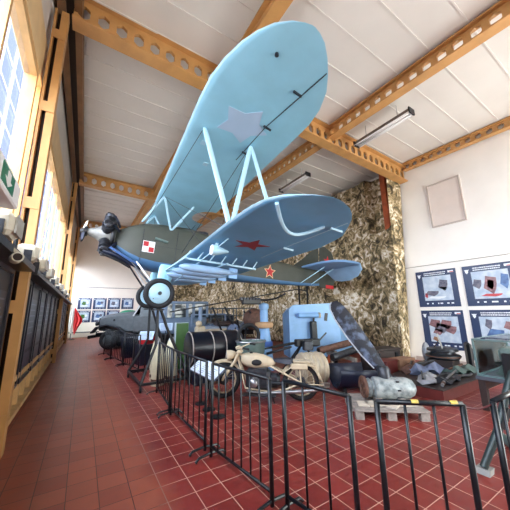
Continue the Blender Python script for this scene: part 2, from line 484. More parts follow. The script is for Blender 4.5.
for i, (cy, lab) in enumerate(((4.6, 'near tan roof beam with hexagonal holes spanning above the upper wing'), (11.8, 'second tan roof beam with hexagonal holes above the engine'), (19.0, 'third tan roof beam with hexagonal holes towards the end wall'))):
    za = zr(-.5, cy)-.50; zb = zr(8.7, cy)-.66
    beam('roof_beam', (-.62, cy, za), (9.24, cy, zb), .50 if i else .56, lab, 34 if i == 0 else 30, .085, .29, .28, 'roof beams across the hall')
for X, n_, lab in ((2.2, 26, 'tan purlin beam crossing behind the raised wing tip'), (5.5, 26, 'long tan purlin beam running beside the hanging fluorescent lamps')):
    beam('purlin', (X, Y0, zr(X, Y0)-.36), (X, 22.9, zr(X, 22.9)-.36), .36, lab, 92, .082, .21, .24, 'purlins along the hall')
beam('purlin', (9.16, Y0, zr(9.16, Y0)-.27), (9.16, 4.5, zr(9.16, 4.5)-.27), .27, 'tan purlin beam along the top of the white wall', 28, .07, .16, .18, 'purlins along the hall')
# eaves girder over the windows
t = thing('eaves_girder', 'brown double channel girder under the roof edge above the window wall', 'beam', (-.68, Y0, 6.36))
def eav(x0, x1, name, m, z0=0, z1=.3):
    MB().loft([[(x0, 0, z0), (x1, 0, z0), (x1, 0, z1), (x0, 0, z1)], [(x0, 25.4, z0+.72), (x1, 25.4, z0+.72), (x1, 25.4, z1+.72), (x0, 25.4, z1+.72)]], smooth=False).build(name, m, t)
eav(-.17, -.05, 'channel', TAND); eav(.07, .18, 'channel', TAND); eav(-.05, .07, 'perforated_web', DASH, .05, .2)

# orange column on the right side
t = thing('steel_column', 'rusty orange column under the beam end behind the camouflage net', 'column', (9.03, 5.25, 0))
MB().bb(-.06, .06, -.1, .1, 0, zr(9, 5.2)-.05).build('channel', ORANGE, t)
MB().bb(-.14, .14, -.16, .16, 0, .03).build('base_plate', ORANGE, t)

# camouflage net on the right wall
n = MB(); NY, NZ = 180, 60; rnd = random.Random(3)
def pth(u):                       # plan path of the net
    if u < .06: k = u/.06; return 9.25+(8.50-9.25)*k, 4.72+.06*k
    k = (u-.06)/.94*1.2
    if k > 1.0: return 9.0-(k-1)*5*3.2, 22.82
    return 8.50+.5*min(1, k*12), 4.78+k*18.0
import mathutils
for i in range(NY+1):
    u = (i/NY)**1.4; X, Y = pth(u); far = Y > 22.8
    for j in range(NZ+1):
        w = j/NZ; ztop = zr(9, Y)-.12
        z = .04+w*(ztop-.04)
        nv = mathutils.noise.noise(V((Y*1.3, z*1.3, 0)))*.10+mathutils.noise.noise(V((Y*5, z*5, 3)))*.05
        fx = X-.02+nv*(.6 if u < .06 else 1)
        if Y < 5.9 and z > 4.3 and u >= .06: fx = max(fx, 9.2+nv*.1)
        fx = min(fx, 9.26)
        if far: n.v.append(V((X, min(22.94, Y+nv*.5), z))); continue
        n.v.append(V((fx, Y+.45*(1-w)*max(0, 1-u/.10)+nv*.3, z)))
for i in range(NY):
    for j in range(NZ):
        a = i*(NZ+1)+j; n.face((a, a+1, a+NZ+2, a+NZ+1), True)
net = n.build('camouflage_net', camo_mat())
tag(net, 'large mottled olive and tan camouflage net covering the back part of the white wall', 'net')
sm = net.modifiers.new('thick', 'SOLIDIFY'); sm.thickness = .015

# boarded recess on the white wall
t = thing('wall_hatch', 'pale square hatch set high on the white wall', 'hatch', (XR, 3.47, 4.18))
MB().bb(-.03, .0, -.43, .43, 0, 1.36).build('panel', VENT, t)
MB().bb(-.06, 0, -.47, -.43, -.04, 1.40).bb(-.06, 0, .43, .47, -.04, 1.40).bb(-.06, 0, -.43, .43, 1.36, 1.40).bb(-.06, 0, -.43, .43, -.04, 0).build('frame', mat('hatch_frame', (188, 176, 168), .7), t)

# fluorescent lamps on rods
def lamp(x, y, lab):
    z = zr(x, y)-.42
    t = thing('fluorescent_lamp', lab, 'lamp', (x, y, z), 0, 'hanging fluorescent lamps')
    MB().bb(-.05, .05, -.78, .78, .03, .11).build('housing', mat('lamp_housing', (120, 112, 104), .45, .2), t)
    MB().prism([(-.13, -.78, -.03), (-.05, -.78, .03), (.05, -.78, .03), (.13, -.78, -.03), (.12, -.78, -.04), (.04, -.78, .015), (-.04, -.78, .015), (-.12, -.78, -.04)], (0, 1.56, 0)).build('reflector', WPAINT, t)
    for s in (-.055, .055): MB().tube([(s, -.74, -.03), (s, .74, -.03)], .017, 8).build('tube_bulb', TUBE, t)
    for s in (-.80, .77): MB().bb(-.12, .12, s, s+.03, -.05, .10).build('end_cap', BLACKM, t)
    for s in (-.45, .45): MB().tube([(0, s, .06), (0, s, .43+.03*s)], .008, 6).build('rod', STEEL, t)
lamp(6.25, 3.5, 'hanging fluorescent tube lamp nearest the white wall hatch')
lamp(6.36, 7.2, 'hanging fluorescent tube lamp just above the lower wing tip')
# ================================================================= BIPLANE
bi = thing('biplane', 'light blue and green biplane with red stars raised on a stand', 'airplane')
h_, p_, r_ = .067, .08, -.02
def bw(xb, y, z):
    f = -xb
    l2 = y*math.cos(r_)-z*math.sin(r_); u2 = y*math.sin(r_)+z*math.cos(r_)
    f3 = f*math.cos(p_)-u2*math.sin(p_); u3 = f*math.sin(p_)+u2*math.cos(p_)
    fx, fy = -math.cos(h_), math.sin(h_); lx, ly = -fy, fx
    return V((f3*fx+l2*lx, f3*fy+l2*ly, u3))
OR = V((-.1, 7.4, 3.55))
ex, ey, ez = -bw(1, 0, 0), bw(0, 1, 0), bw(0, 0, 1)
mtx = M4((ex, ey, ez)).transposed().to_4x4(); mtx.translation = OR
bi.matrix_world = mtx
def B(x, y, z): return V((-x, y, z))
def W(x, y, z): return OR+bw(x, y, z)       # world position of a body point

# wings
def interp(tab, y):
    if y <= tab[0][0]: return tab[0][1:]
    for a, b in zip(tab, tab[1:]):
        if y <= b[0]:
            k = (y-a[0])/(b[0]-a[0]); return tuple(a[i]+(b[i]-a[i])*k for i in range(1, len(a)))
    return tab[-1][1:]
AF = [(1, .0), (.85, .028), (.6, .062), (.35, .088), (.18, .085), (.08, .066), (.02, .038), (0, .02), (.015, .006), (.06, 0), (.3, 0), (.65, 0), (1, 0)]
def wing(ys, tab, z0, dz, cut=0, tmax=1.0):
    rings = []
    for y in ys:
        le, te = interp(tab, abs(y)); 
        if cut and abs(y) < cut: te -= .5*math.sqrt(max(0, 1-(y/cut)**2))
        ch = max(te-le, .03); k = min(1.0, ch/1.2+.1)
        ring = []
        for (u, t) in AF:
            ring.append(B(le+u*ch, y, z0+dz*abs(y)+t*ch*k*tmax+(.012 if t > 0 and u > .9 else 0)))
        rings.append(ring)
    m = MB(); m.loft(rings)
    n = len(AF); nf = len(rings)-1; i = 0
    for a in range(nf):
        for k in range(n):
            # edges 0..5 upper skin, 6..8 leading edge, 9..12 underside
            m.mi[i] = 0 if k <= 4 else (2 if 6 <= k <= 7 else 1)
            i += 1
    m.mi[-1] = m.mi[-2] = 1
    return m
UT = [(0, 1.37, 2.97), (4.2, 1.38, 2.98), (4.62, 1.40, 2.97), (4.92, 1.46, 2.91), (5.2, 1.55, 2.78), (5.4, 1.65, 2.62), (5.55, 1.76, 2.47), (5.66, 1.9, 2.33), (5.71, 2.02, 2.22), (5.73, 2.10, 2.14)]
LT = [(0, 1.94, 3.60), (4.2, 1.93, 3.58), (4.6, 1.94, 3.50), (4.83, 1.95, 3.43), (5.13, 2.0, 3.22), (5.3, 2.09, 3.09), (5.42, 2.2, 2.96), (5.51, 2.31, 2.83), (5.57, 2.43, 2.68), (5.59, 2.5, 2.6)]
def sy(a, b, tab, extra=()):
    s = {round(a+(b-a)*i/10, 3) for i in range(11)} | {t[0] for t in tab if a <= t[0] <= b} | set(extra)
    return sorted(s)
yu = sy(0, 5.73, UT, (.1, .2, .3, .4, .5, .56, .59, .6))
SK = [GREEN, LBLUE, PBLUE]
uw = wing(sorted({-y for y in yu} | set(yu)), UT, 1.0, .03, cut=.6).build('upper_wing', SK, bi)
LZ = -.72
SK2 = [GREEN, mat('lower_wing_blue', (112, 178, 220), .5, 0, .08, 2.2), PBLUE]
lw = wing(sy(.36, 5.59, LT), LT, LZ, .03).build('lower_wing', SK2, bi)
rw = wing(sorted(-y for y in sy(.36, 5.59, LT)), LT, LZ, .03).build('lower_wing', SK, bi)
def zu(y): return 1.0+.03*abs(y)
def zl(y): return LZ+.03*abs(y)
# aileron hinge gaps and brackets
def strip(tab, mb, w=.012):
    pts = [B(x, y, z) for x, y, z in tab]
    for a, b in zip(pts, pts[1:]): mb.bar(a, b, w, .006, V((0, 0, 1)))
m = MB(); strip([(2.60, 5.40, zu(5.4)-.002), (2.43, 4.2, zu(4.2)-.002), (2.40, 3.2, zu(3.2)-.002)], m); m.build('aileron_gap', DSTEEL, uw)
m = MB(); strip([(3.13, 5.20, zl(5.2)-.002), (3.13, 4.1, zl(4.1)-.002), (3.17, 3.0, zl(3)-.002)], m); m.build('aileron_gap', PBLUE, lw)
for (x, y) in ((2.43, 5.0), (2.42, 4.25), (2.41, 3.5)):
    MB().bar(B(x-.03, y, zu(y)-.015), B(x+.10, y, zu(y)-.035), .018, .03).build('hinge_bracket', DSTEEL, uw)
for (x, y) in ((3.1, 5.0), (3.13, 3.9)):
    MB().bar(B(x-.05, y, zl(y)-.025), B(x+.14, y, zl(y)-.035), .02, .03).build('hinge_bracket', PBLUE, lw)
MB().lathe([(0, .02), (.03, .025), (.04, .0)], B(1.95, 5.3, zu(5.3)), (0, 0, -1), 10).build('tie_down_ring', DSTEEL, uw)
for (x, y) in ((1.72, 3.35), (1.95, 2.75)):
    MB().bb(-x-.045, -x+.045, y-.06, y+.06, zu(y)-.006, zu(y)+.01).build('inspection_hatch', PBLUE, uw)
# stars
q = MB().prism(star_pts(B(2.12, 4.08, zu(4.08)-.004), .42, V((-1, 0, 0)), V((0, 1, .03)), -.3, .60), V((0, 0, .006)))
q.build('overpainted_star', PALED, uw)
q = MB().prism(star_pts(B(2.62, 3.64, zl(3.64)-.004), .32, V((-1, 0, 0)), V((0, 1, .03)), .05), V((0, 0, .006)))
q.build('red_star', mat('dull_red', (146, 22, 40), .5), lw)
# skid hoop, landing light under lower wing
pts = []
for i in range(13):
    k = i/12; x = 2.11+k*.87; y = 5.2-.38*math.sin(k*PI*.78); pts.append(B(x, y, zl(5)-.01-.15*math.sin(k*PI)))
MB().tube(pts, .022, 8).build('wing_skid', PBLUE, lw)
lt = MB().lathe([(0, .085), (.03, .09), (.12, .07), (.28, .02), (.3, 0)], B(2.05, 3.38, -.745), B(1, .02, .05), 14).build('landing_light', PBLUE, lw)
MB().lathe([(-.012, 0), (-.01, .07), (0, .084)], B(2.05, 3.38, -.745), B(1, .02, .05), 14).build('lens', WPAINT, lt)
MB().bar(B(2.12, 3.38, -.75), B(2.12, 3.40, -.62), .03, .05).build('light_bracket', PBLUE, lt)
# fuselage
ST = [(.58, .18, .11, -.24), (.70, .26, .19, -.36), (.95, .36, .33, -.55), (1.2, .42, .43, -.68), (1.6, .42, .50, -.75), (2.4, .42, .55, -.77), (3.0, .41, .47, -.77), (3.6, .37, .38, -.75), (4.5, .29, .24, -.71), (5.4, .20, .12, -.66), (6.3, .11, .05, -.60), (7.1, .05, .02, -.53), (7.25, .02, .0, -.5)]
rings = []
for (x, hw, zt, zb) in ST:
    k = zt-zb; sh = zt-min(.2, k*.32)
    ring = [B(x, -hw*.5, zb), B(x, hw*.5, zb), B(x, hw*.85, zb+k*.05), B(x, hw, zb+k*.15), B(x, hw, (zb+sh)/2), B(x, hw, sh), B(x, hw*.86, sh+(zt-sh)*.55), B(x, hw*.5, sh+(zt-sh)*.9), B(x, 0, zt),
            B(x, -hw*.5, sh+(zt-sh)*.9), B(x, -hw*.86, sh+(zt-sh)*.55), B(x, -hw, sh), B(x, -hw, (zb+sh)/2), B(x, -hw, zb+k*.15), B(x, -hw*.85, zb+k*.05)]
    rings.append(ring)
f = MB().loft(rings)
for i in range(len(ST)-1):
    for k in range(15):
        f.mi[i*15+k] = 1 if k in (0, 1, 2, 13, 14) else 0
fus = f.build('fuselage', [GREEN, mat('under_blue', (74, 112, 148), .5, 0, .08, 3)], bi)
# cockpit coamings and windscreens
for x in (2.72, 3.38):
    zt = .50 if x < 3 else .41
    MB().torus(B(x, 0, zt-.02), B(-.15, 0, 1), .24, .035, 24, 8).build('cockpit_coaming', LEATHER, fus)
    MB().prism([B(x-.28, -.2, zt), B(x-.28, .2, zt), B(x-.18, .14, zt+.2), B(x-.18, -.14, zt+.2)], (-.01, 0, 0)).build('windscreen', GLASS, fus)
# panel joints on the fuselage side
m = MB()
for x, hw, z0, z1 in ((1.22, .423, -.6, .22), (2.05, .423, -.66, .3)):
    m.bb(-x-.006, -x+.006, hw-.004, hw+.003, z0, z1)
m.bb(-2.6, -1.22, .418, .4235, -.16, -.152)
m.build('panel_joint', DSTEEL, fus)
# quartered square marking
cz, cx, s = -.215, 1.38, .142
ck = MB().bb(-cx-s, -cx+s, .420, .4245, cz-s, cz+s).build('checker_marking', WPAINT, fus)
g = s-.014
MB().bb(-cx+.006, -cx+g, .424, .4275, cz+.006, cz+g).bb(-cx-g, -cx-.006, .424, .4275, cz-g, cz-.006).build('red_square', RED, ck)
MB().tube([B(1.5, .45, .02), B(1.82, .45, -.03)], .035, 10).build('exhaust_stub', GRGREEN, fus)
# star on fuselage side, lies on the tapering flank
hwa, hwb = .29+(5.03-4.5)*(-.1), -.1
u = V((-1, -.1, 0)).normalized(); 
cst = B(5.03, .2391, -.33)
st = MB().prism(star_pts(cst+V((0, .004, 0)), .24, u, V((0, 0, 1)), 0, .46), V((0, .004, 0))).build('star_border', mat('star_yellow', (226, 196, 150), .5), fus)
MB().prism(star_pts(cst+V((0, .008, 0)), .20, u, V((0, 0, 1)), 0, .44), V((0, .004, 0))).build('red_star', RED, st)
# engine: crankcase, five cylinders with fins
eng = MB().lathe([(-.62, .29), (-.5, .30), (-.36, .25), (-.28, .2), (-.16, .13), (-.06, .1), (.02, .07), (.03, 0)], B(0, 0, 0), (1, 0, 0), 20).build('engine', mat('crankcase_grey', (118, 117, 112), .5, .2, .2, 8), bi)
for k in range(5):
    a = PI/2+k*2*PI/5; d = V((0, math.cos(a), math.sin(a)))
    cyl = [(.2, .085)]
    for i in range(9): cyl += [(.24+i*.026, .085), (.243+i*.026, .128), (.252+i*.026, .128), (.255+i*.026, .085)]
    cyl += [(.49, .09), (.53, .10), (.57, .06), (.575, 0)]
    cc = MB().lathe(cyl, B(.43, 0, 0), d, 14).build('cylinder', DSTEEL, eng)
    MB().tube([B(.30, 0, 0)+d*.2, B(.32, 0, 0)+d*.54], .014, 6).build('push_rod', NAVY, cc)
    MB().tube([B(.52, .05, 0)+d*.5, B(.62, .09, 0)+d*.35, B(.68, .06, 0)+d*.22], .03, 8).build('intake_pipe', NAVY, cc)
    MB().bb(-.04, .04, -.045, .045, 0, .05, .012).xf(M4((V((1, 0, 0)), d.cross(V((1, 0, 0))), d)).transposed().to_4x4()).xf(M4.Translation(B(.38, 0, 0)+d*.53)).build('rocker_cover', BLACKM, cc)
MB().torus(B(.56, 0, 0), (1, 0, 0), .34, .045, 28, 8).build('exhaust_ring', BLACKM, eng)
for a in (.2, 1.2, 1.9, 2.9, 4.0, 5.4): MB().box(B(.50, .30*math.cos(a), .30*math.sin(a)), (.12, .10, .12)).build('magneto', BLACKM, eng)
# exhaust collector along the belly
MB().tube([B(.34, .26, -.40), B(.44, .3, -.46), B(.72, .33, -.53), B(1.05, .30, -.68), B(1.3, .26, -.76)], [.05, .06, .05, .045, .035], 10).build('exhaust_pipe', NAVY, eng)
MB().tube([B(.3, .2, -.44), B(.45, .24, -.52), B(.8, .26, -.64), B(1.05, .24, -.76)], [.03, .045, .04, .035], 10).build('exhaust_pipe', BLACKM, eng)
MB().tube([B(.55, .34, -.36), B(.8, .40, -.5), B(1.2, .42, -.70)], .03, 8).build('exhaust_pipe', mat('pipe_blue', (70, 100, 150), .4, .2), eng)
# propeller hub with blade roots
hub = MB().lathe([(-.02, .12), (.04, .12), (.06, .07), (.12, .05), (.13, 0)], B(-.02, 0, 0), (1, 0, 0), 16).build('propeller_hub', BLACKM, bi)
for s in (1, -1):
    pr = []
    for k, (z, w, th) in enumerate(((.04, .07, .05), (.14, .09, .045), (.24, .10, .03), (.30, .07, .02))):
        z *= s
        pr.append([B(-.06-w*.3, -w, z), B(-.06-th, 0, z), B(-.06+w*.3, w, z), B(-.06+th, 0, z)])
    MB().loft(pr).xf(M4.Rotation(.45, 4, 'X')).build('blade_root', CREAM if s > 0 else DSTEEL, hub)
# struts
def strut(name, a, b, w=.09, t=.035, m=PBLUE, parent=bi):
    a = V(a); b = V(b); z = (b-a).normalized(); x = V((1, 0, 0)); x = (x-z*x.dot(z)).normalized(); y = z.cross(x)
    r0 = []
    for p, sc in ((a, .6), (a+(b-a)*.08, 1), (a+(b-a)*.92, 1), (b, .6)):
        r0.append([p+x*(math.cos(2*PI*k/12)*w/2*sc)+y*(math.sin(2*PI*k/12)*t/2*sc) for k in range(12)])
    return MB().loft(r0).build(name, m, parent)
for s in (1, -1):
    y1, y2 = 3.70*s, 3.86*s
    FU, RU = B(1.62, y1, zu(y1)+.02), B(2.45, y1, zu(y1)+.01)
    FL, RL = B(2.16, y2, zl(y2)+.09), B(3.02, y2, zl(y2)+.07)
    strut('interplane_strut', FU, FL, .09, .042); strut('interplane_strut', RU, RL, .08, .04); strut('interplane_strut', RU, FL, .08, .04)
    A1, A2 = B(1.53, .82*s, 1.03), B(2.33, .64*s, 1.03); C1, C2 = B(1.14, .38*s, .40), B(1.86, .40*s, .30)
    strut('cabane_strut', A1, C1, .06, .032); strut('cabane_strut', A1, C2, .055, .032); strut('cabane_strut', A2, C2, .055, .032)
    def wire(a, b, m=DSTEEL, r=.006): MB().tube([a, b], r, 5).build('bracing_wire', m, bi)
    wire(FU, C1+V((-.05, 0, -.1))); wire(RU, B(2.9, .43*s, -.6)); wire(FL, A1); wire(A1, B(2.4, 2.2*s, zl(2)+.1)); wire(A1, RU); wire(A2, RU)
    wire(RU, B(1.9, 1.9*s, zl(2)+.1))
wire(B(2.16, 3.78, -.63), B(2.0, .75, -1.1), PBLUE, .009)
# tailplane, elevators, fin, rudder
def plate(out, th, name, m, parent=bi):
    out = [V(p) for p in out]; c = sum(out, V())/len(out); n = (out[1]-out[0]).cross(out[2]-out[0]).normalized()
    inner = [c+(p-c)*.94 for p in out]
    mb = MB(); mb.loft([[p+n*th/2 for p in inner], [p for p in out], [p-n*th/2 for p in inner]], smooth=False)
    return mb.build(name, m, parent)
TZ = .06
for s in (1, -1):
    plate([B(6.42, .02*s, TZ), B(6.38, .5*s, TZ), B(6.36, 1.1*s, TZ), B(6.48, 1.55*s, TZ), B(6.72, 1.78*s, TZ), B(7.05, 1.86*s, TZ), B(7.3, 1.82*s, TZ), B(7.36, .02*s, TZ)], .07, 'tailplane', mat('tail_under_blue', (120, 158, 200), .5, 0, .06, 3))
    dr = math.tan(.62)
    plate([B(7.37, .12*s, TZ), B(7.31, 1.80*s, TZ), B(7.50, 1.70*s, TZ-.19*dr), B(7.72, 1.35*s, TZ-.4*dr), B(7.84, .9*s, TZ-.52*dr), B(7.86, .5*s, TZ-.53*dr), B(7.80, .22*s, TZ-.47*dr)], .045, 'elevator', mat('elevator_blue', (158, 196, 226), .5, 0, .06, 3))
    strut('tail_strut', B(6.85, .75*s, TZ-.02), B(6.35, .10*s, -.52), .03, .03)
    strut('tail_strut', B(7.25, .75*s, TZ-.02), B(6.85, .06*s, -.5), .03, .03)
plate([B(6.05, 0, .03), B(6.5, 0, .38), B(6.9, 0, .74), B(7.2, 0, .92), B(7.22, 0, -.05)], .06, 'fin', OLIVE)
rd = plate([B(7.24, 0, -.55), B(7.24, 0, .93), B(7.5, 0, 1.0), B(7.85, 0, .82), B(8.05, 0, .4), B(8.1, 0, -.05), B(7.95, 0, -.42), B(7.7, 0, -.58)], .05, 'rudder', OLIVE)
MB().prism(star_pts(B(7.62, .03, .45), .2, V((-1, 0, 0)), V((0, 0, 1))), (0, .004, 0)).build('red_star', RED, rd)
MB().bb(-7.92, -7.55, .02, .03, -.56, -.44).build('red_tip', RED, rd)
# landing gear
ax = MB().tube([B(1.72, -.98, -1.36), B(1.72, .98, -1.36)], .035, 10).build('axle', LBLUE, bi)
for s in (1, -1):
    w = MB().torus(B(1.72, .9*s, -1.36), (0, 1, 0), .288, .062, 36, 12, 1.1).build('wheel', RUBBER, bi)
    MB().lathe([(-.045, .235), (-.02, .245), (.02, .245), (.05, .22), (.075, .08), (.08, .05), (.10, .05), (.105, 0)], B(1.72, .9*s, -1.36), (0, s, 0), 28).build('hub_disc', PBLUE, w)
    MB().lathe([(.10, .045), (.125, .04), (.13, 0)], B(1.72, .9*s, -1.36), (0, s, 0), 14).build('hub_cap', DSTEEL, w)
    MB().lathe([(.0, .012), (.02, .01), (.021, 0)], B(1.60, .9*s+.055*s, -1.49), (0, s, 0), 8).build('valve', DSTEEL, w)
    rings = []
    for z, hw, hl in ((-.66, .06, .17), (-.74, .075, .19), (-1.0, .075, .17), (-1.22, .05, .09)):
        x0 = 1.86+(z+.66)*.15; y0 = (.74+(-.66-z)*.12)*s
        rings.append([B(x0+math.cos(2*PI*k/12)*hl, y0+math.sin(2*PI*k/12)*hw, z) for k in range(12)])
    MB().loft(rings).build('shock_strut_cover', LBLUE, bi)
    strut('gear_strut', B(1.04, .40*s, -.62), B(1.70, .86*s, -1.36), .045, .03, DSTEEL)
    strut('gear_strut', B(1.16, .42*s, -.62), B(1.74, .80*s, -1.34), .045, .03, WPAINT)
# bomb rack and bombs under the lower wing
rk = MB()
for y in (1.0, 2.65):
    rk.bar(B(1.78, y, -.80), B(3.25, y, -.80), .035)
    for k in range(7): rk.bar(B(1.8+k*.23, y, -.80), B(1.9+k*.23, y, zl(y)), .02)
for x in (1.8, 2.6): rk.bar(B(x, .5, -.80), B(x, 2.75, -.80), .03)
rk = rk.build('bomb_rack', PBLUE, bi)
for y in (.62, 1.3, 1.98, 2.55):
    bo = MB().lathe([(0, 0), (.03, .035), (.1, .06), (.22, .075), (.7, .075), (.95, .055), (1.15, .025), (1.16, 0)], B(1.74, y, -.94), B(1, 0, .01), 16).build('bomb', mat('bomb_blue', (138, 168, 198), .45, 0, .08, 5), bi)
    MB().bb(-2.9, -2.72, y-.1, y+.1, -.932, -.928).bb(-2.9, -2.72, y-.002, y+.002, -1.03, -.83).build('tail_fin', LBLUE2, bo)
# ================================================================= STAND
t = thing('aircraft_stand', 'dark steel frame on castors carrying the biplane by its wheels and tail', 'stand', (1.65, 7.1, 0))
def S(x, y, z): return V((x-1.65, y-7.1, z))
wl = W(1.72, .9, -1.36); wr_ = W(1.72, -.9, -1.36)
cn = {}
for nm, (x, y) in dict(a=(1.15, 6.30), b=(1.13, 7.92), c=(2.18, 6.35), d=(2.2, 8.0)).items(): cn[nm] = (x, y)
for a, b in (('a', 'b'), ('c', 'd'), ('a', 'c'), ('b', 'd')):
    MB().bar(S(*cn[a], .15), S(*cn[b], .15), .05).build('base_rail', BLACKM, t)
for nm in cn:
    x, y = cn[nm]
    cs = MB().bb(-.02, .02, -.02, .02, .07, .14).xf(M4.Translation(S(x, y, 0))).build('castor_fork', DSTEEL, t)
    MB().lathe([(-.018, .045), (-.015, .05), (.015, .05), (.018, .045)], S(x, y, .05), (1, 0, 0), 16).build('castor_wheel', RUBBER, cs)
for wv, (e1, e2) in ((wl, ('a', 'c')), (wr_, ('b', 'd'))):
    top = V((wv.x+.02, wv.y+(.12 if wv is wl else -.12), wv.z-.33))
    MB().tube([S(*cn[e1], .16), S(top.x, top.y, .9), S(*top)], .032, 8).build('upright', BLACKM, t)
    MB().tube([S(*cn[e2], .16), S(top.x+.25, top.y, 1.2), S(top.x+.05, top.y, top.z)], .032, 8).build('upright', BLACKM, t)
    MB().bar(S(wv.x-.12, wv.y, wv.z-.368), S(wv.x+.12, wv.y, wv.z-.368), .16, .03, V((0, 0, 1))).build('wheel_cradle', BLACKM, t)
tb1 = W(6.32, .05, -.62); tb2 = W(6.72, -.02, -.60)
MB().tube([S(wl.x+.3, wl.y+.12, 1.62), S(tb1.x, tb1.y, tb1.z-.10)], .018, 6).build('tie_bar', BLACKM, t)
for q in (tb1, tb2):
    MB().tube([S(q.x, q.y, 0), S(q.x, q.y, q.z+.01)], .03, 8).build('tail_post', BLACKM, t)
    MB().bb(-.15, .15, -.15, .15, 0, .02).xf(M4.Translation(S(q.x, q.y, 0))).build('base_plate', BLACKM, t)
MB().bar(S(tb1.x, tb1.y, tb1.z-.12), S(tb2.x, tb2.y, tb2.z-.14), .04).build('tie_bar', BLACKM, t)

# ================================================================= BARRIERS
def barrier(a, b, nb, lab, h=1.0, tape=()):
    a = V((*a, 0)); b = V((*b, 0)); d = b-a; L = d.length; e = d.normalized(); n = V((-e.y, e.x, 0))
    t = thing('crowd_barrier', lab, 'barrier', a, math.atan2(e.y, e.x))
    for x in (0, L):
        MB().tube([(x, 0, .02), (x, 0, h)], .019, 8).build('end_post', BARM, t)
        MB().tube([(x, -.19, 0.012), (x, -.15, .045), (x, 0, .06), (x, .15, .045), (x, .19, .012)], .014, 8).build('foot', BARM, t)
    MB().tube([(0, 0, h), (L, 0, h)], .017, 8).build('top_rail', BARM, t)
    MB().tube([(0, 0, .12), (L, 0, .12)], .015, 8).build('bottom_rail', BARM, t)
    for k in range(nb):
        x = L*(k+1)/(nb+1)
        MB().tube([(x, 0, .12), (x, 0, h)], .0095, 6).build('bar', BARM, t)
    for x in tape:
        MB().tube([(L*x-.022, 0, h+.003), (L*x+.022, 0, h+.003)], .0165, 8).build('tape_band', YELT, t)
    return t
barrier((1.485, 2.14), (1.37, 3.15), 6, 'dark barrier panel in front of the motorcycle front wheel', 1.0)
barrier((1.365, 3.32), (1.33, 4.68), 6, 'dark barrier panel beside the white sloping information board', 1.0)
barrier((1.34, 4.80), (1.42, 6.05), 6, 'dark barrier panel between the white board and the aircraft stand', 1.0)
barrier((1.42, 8.25), (1.22, 9.65), 6, 'dark barrier panel just beyond the aircraft stand', 1.0)
barrier((1.20, 9.8), (1.0, 11.2), 6, 'dark barrier panel alongside the truck cab', 1.0)
barrier((.98, 11.32), (.86, 12.7), 6, 'dark barrier panel beside the truck front wheel', 1.0)
barrier((1.56, 2.03), (1.665, 1.41), 2, 'short dark barrier panel in front of the motorcycle rear wheel', 1.0)
barrier((1.715, 1.225), (2.12, .89), 2, 'dark barrier panel with yellow tape in front of the wooden pallet', 1.0, (.45, .9))
barrier((2.33, .80), (2.95, .80), 3, 'dark barrier panel nearest the glass showcase', 1.0)
ch = MB().tube([(2.12+(2.33-2.12)*k/8, .89-.09*k/8, .985-.02*math.sin(PI*k/8)) for k in range(9)], .006, 6).build('link_chain', mat('chain_red', (92, 40, 44), .5, .3))
tag(ch, 'thin dark red chain joining the two end barrier panels', 'chain')

# ================================================================= MOTORCYCLE
hd = V((-.749, .662, 0)); R0 = V((3.52, 4.05, 0))
mo = thing('motorcycle', 'sand coloured military motorcycle with black saddle behind the barrier', 'motorcycle', R0, math.atan2(hd.y, hd.x))
# local: +x forward, +y left (towards the camera), rear contact at origin
WB, RW = 1.47, .33
def wheel(x, par, st=0):
    mb = MB().torus((0, 0, 0), (0, 1, 0), RW-.045, .045, 36, 10)
    Rm = M4.Translation((x, 0, RW)) @ M4.Rotation(st, 4, 'Z')
    w = mb.xf(Rm).build('wheel', RUBBER, par)
    rim = MB().torus((0, 0, 0), (0, 1, 0), RW-.095, .016, 32, 8, 1.6).xf(Rm).build('rim', SAND, w)
    MB().lathe([(-.07, .05), (-.06, .085), (.06, .085), (.07, .05)], (0, 0, 0), (0, 1, 0), 18).xf(Rm).build('hub', DSTEEL, w)
    sp = MB()
    for k in range(18):
        a = 2*PI*k/18; s = .05 if k % 2 else -.05
        sp.tube([(.08*math.cos(a), s, .08*math.sin(a)), ((RW-.1)*math.cos(a+.15), 0, (RW-.1)*math.sin(a+.15))], .004, 4)
    sp.xf(Rm).build('spokes', SAND, w)
    return w
wheel(0, mo); wheel(WB, mo, .35)
def fender(x, a0, a1, name, st=0, w=.075):
    rg = []
    n = 14
    for i in range(n+1):
        a = a0+(a1-a0)*i/n; r = RW+.045
        rg.append([V((math.cos(a)*(r-d), yy, math.sin(a)*(r-d))) for yy, d in ((-w, .05), (-w*.8, .012), (0, 0), (w*.8, .012), (w, .05))])
    mb = MB(); mb.loft(rg, closed=False, caps=False)
    o = mb.xf(M4.Translation((x, 0, RW)) @ M4.Rotation(st, 4, 'Z')).build(name, SAND, mo)
    md = o.modifiers.new('t', 'SOLIDIFY'); md.thickness = .006
    return o
fender(0, .35, 3.0, 'rear_fender'); fender(WB, .3, 2.7, 'front_fender', .35)
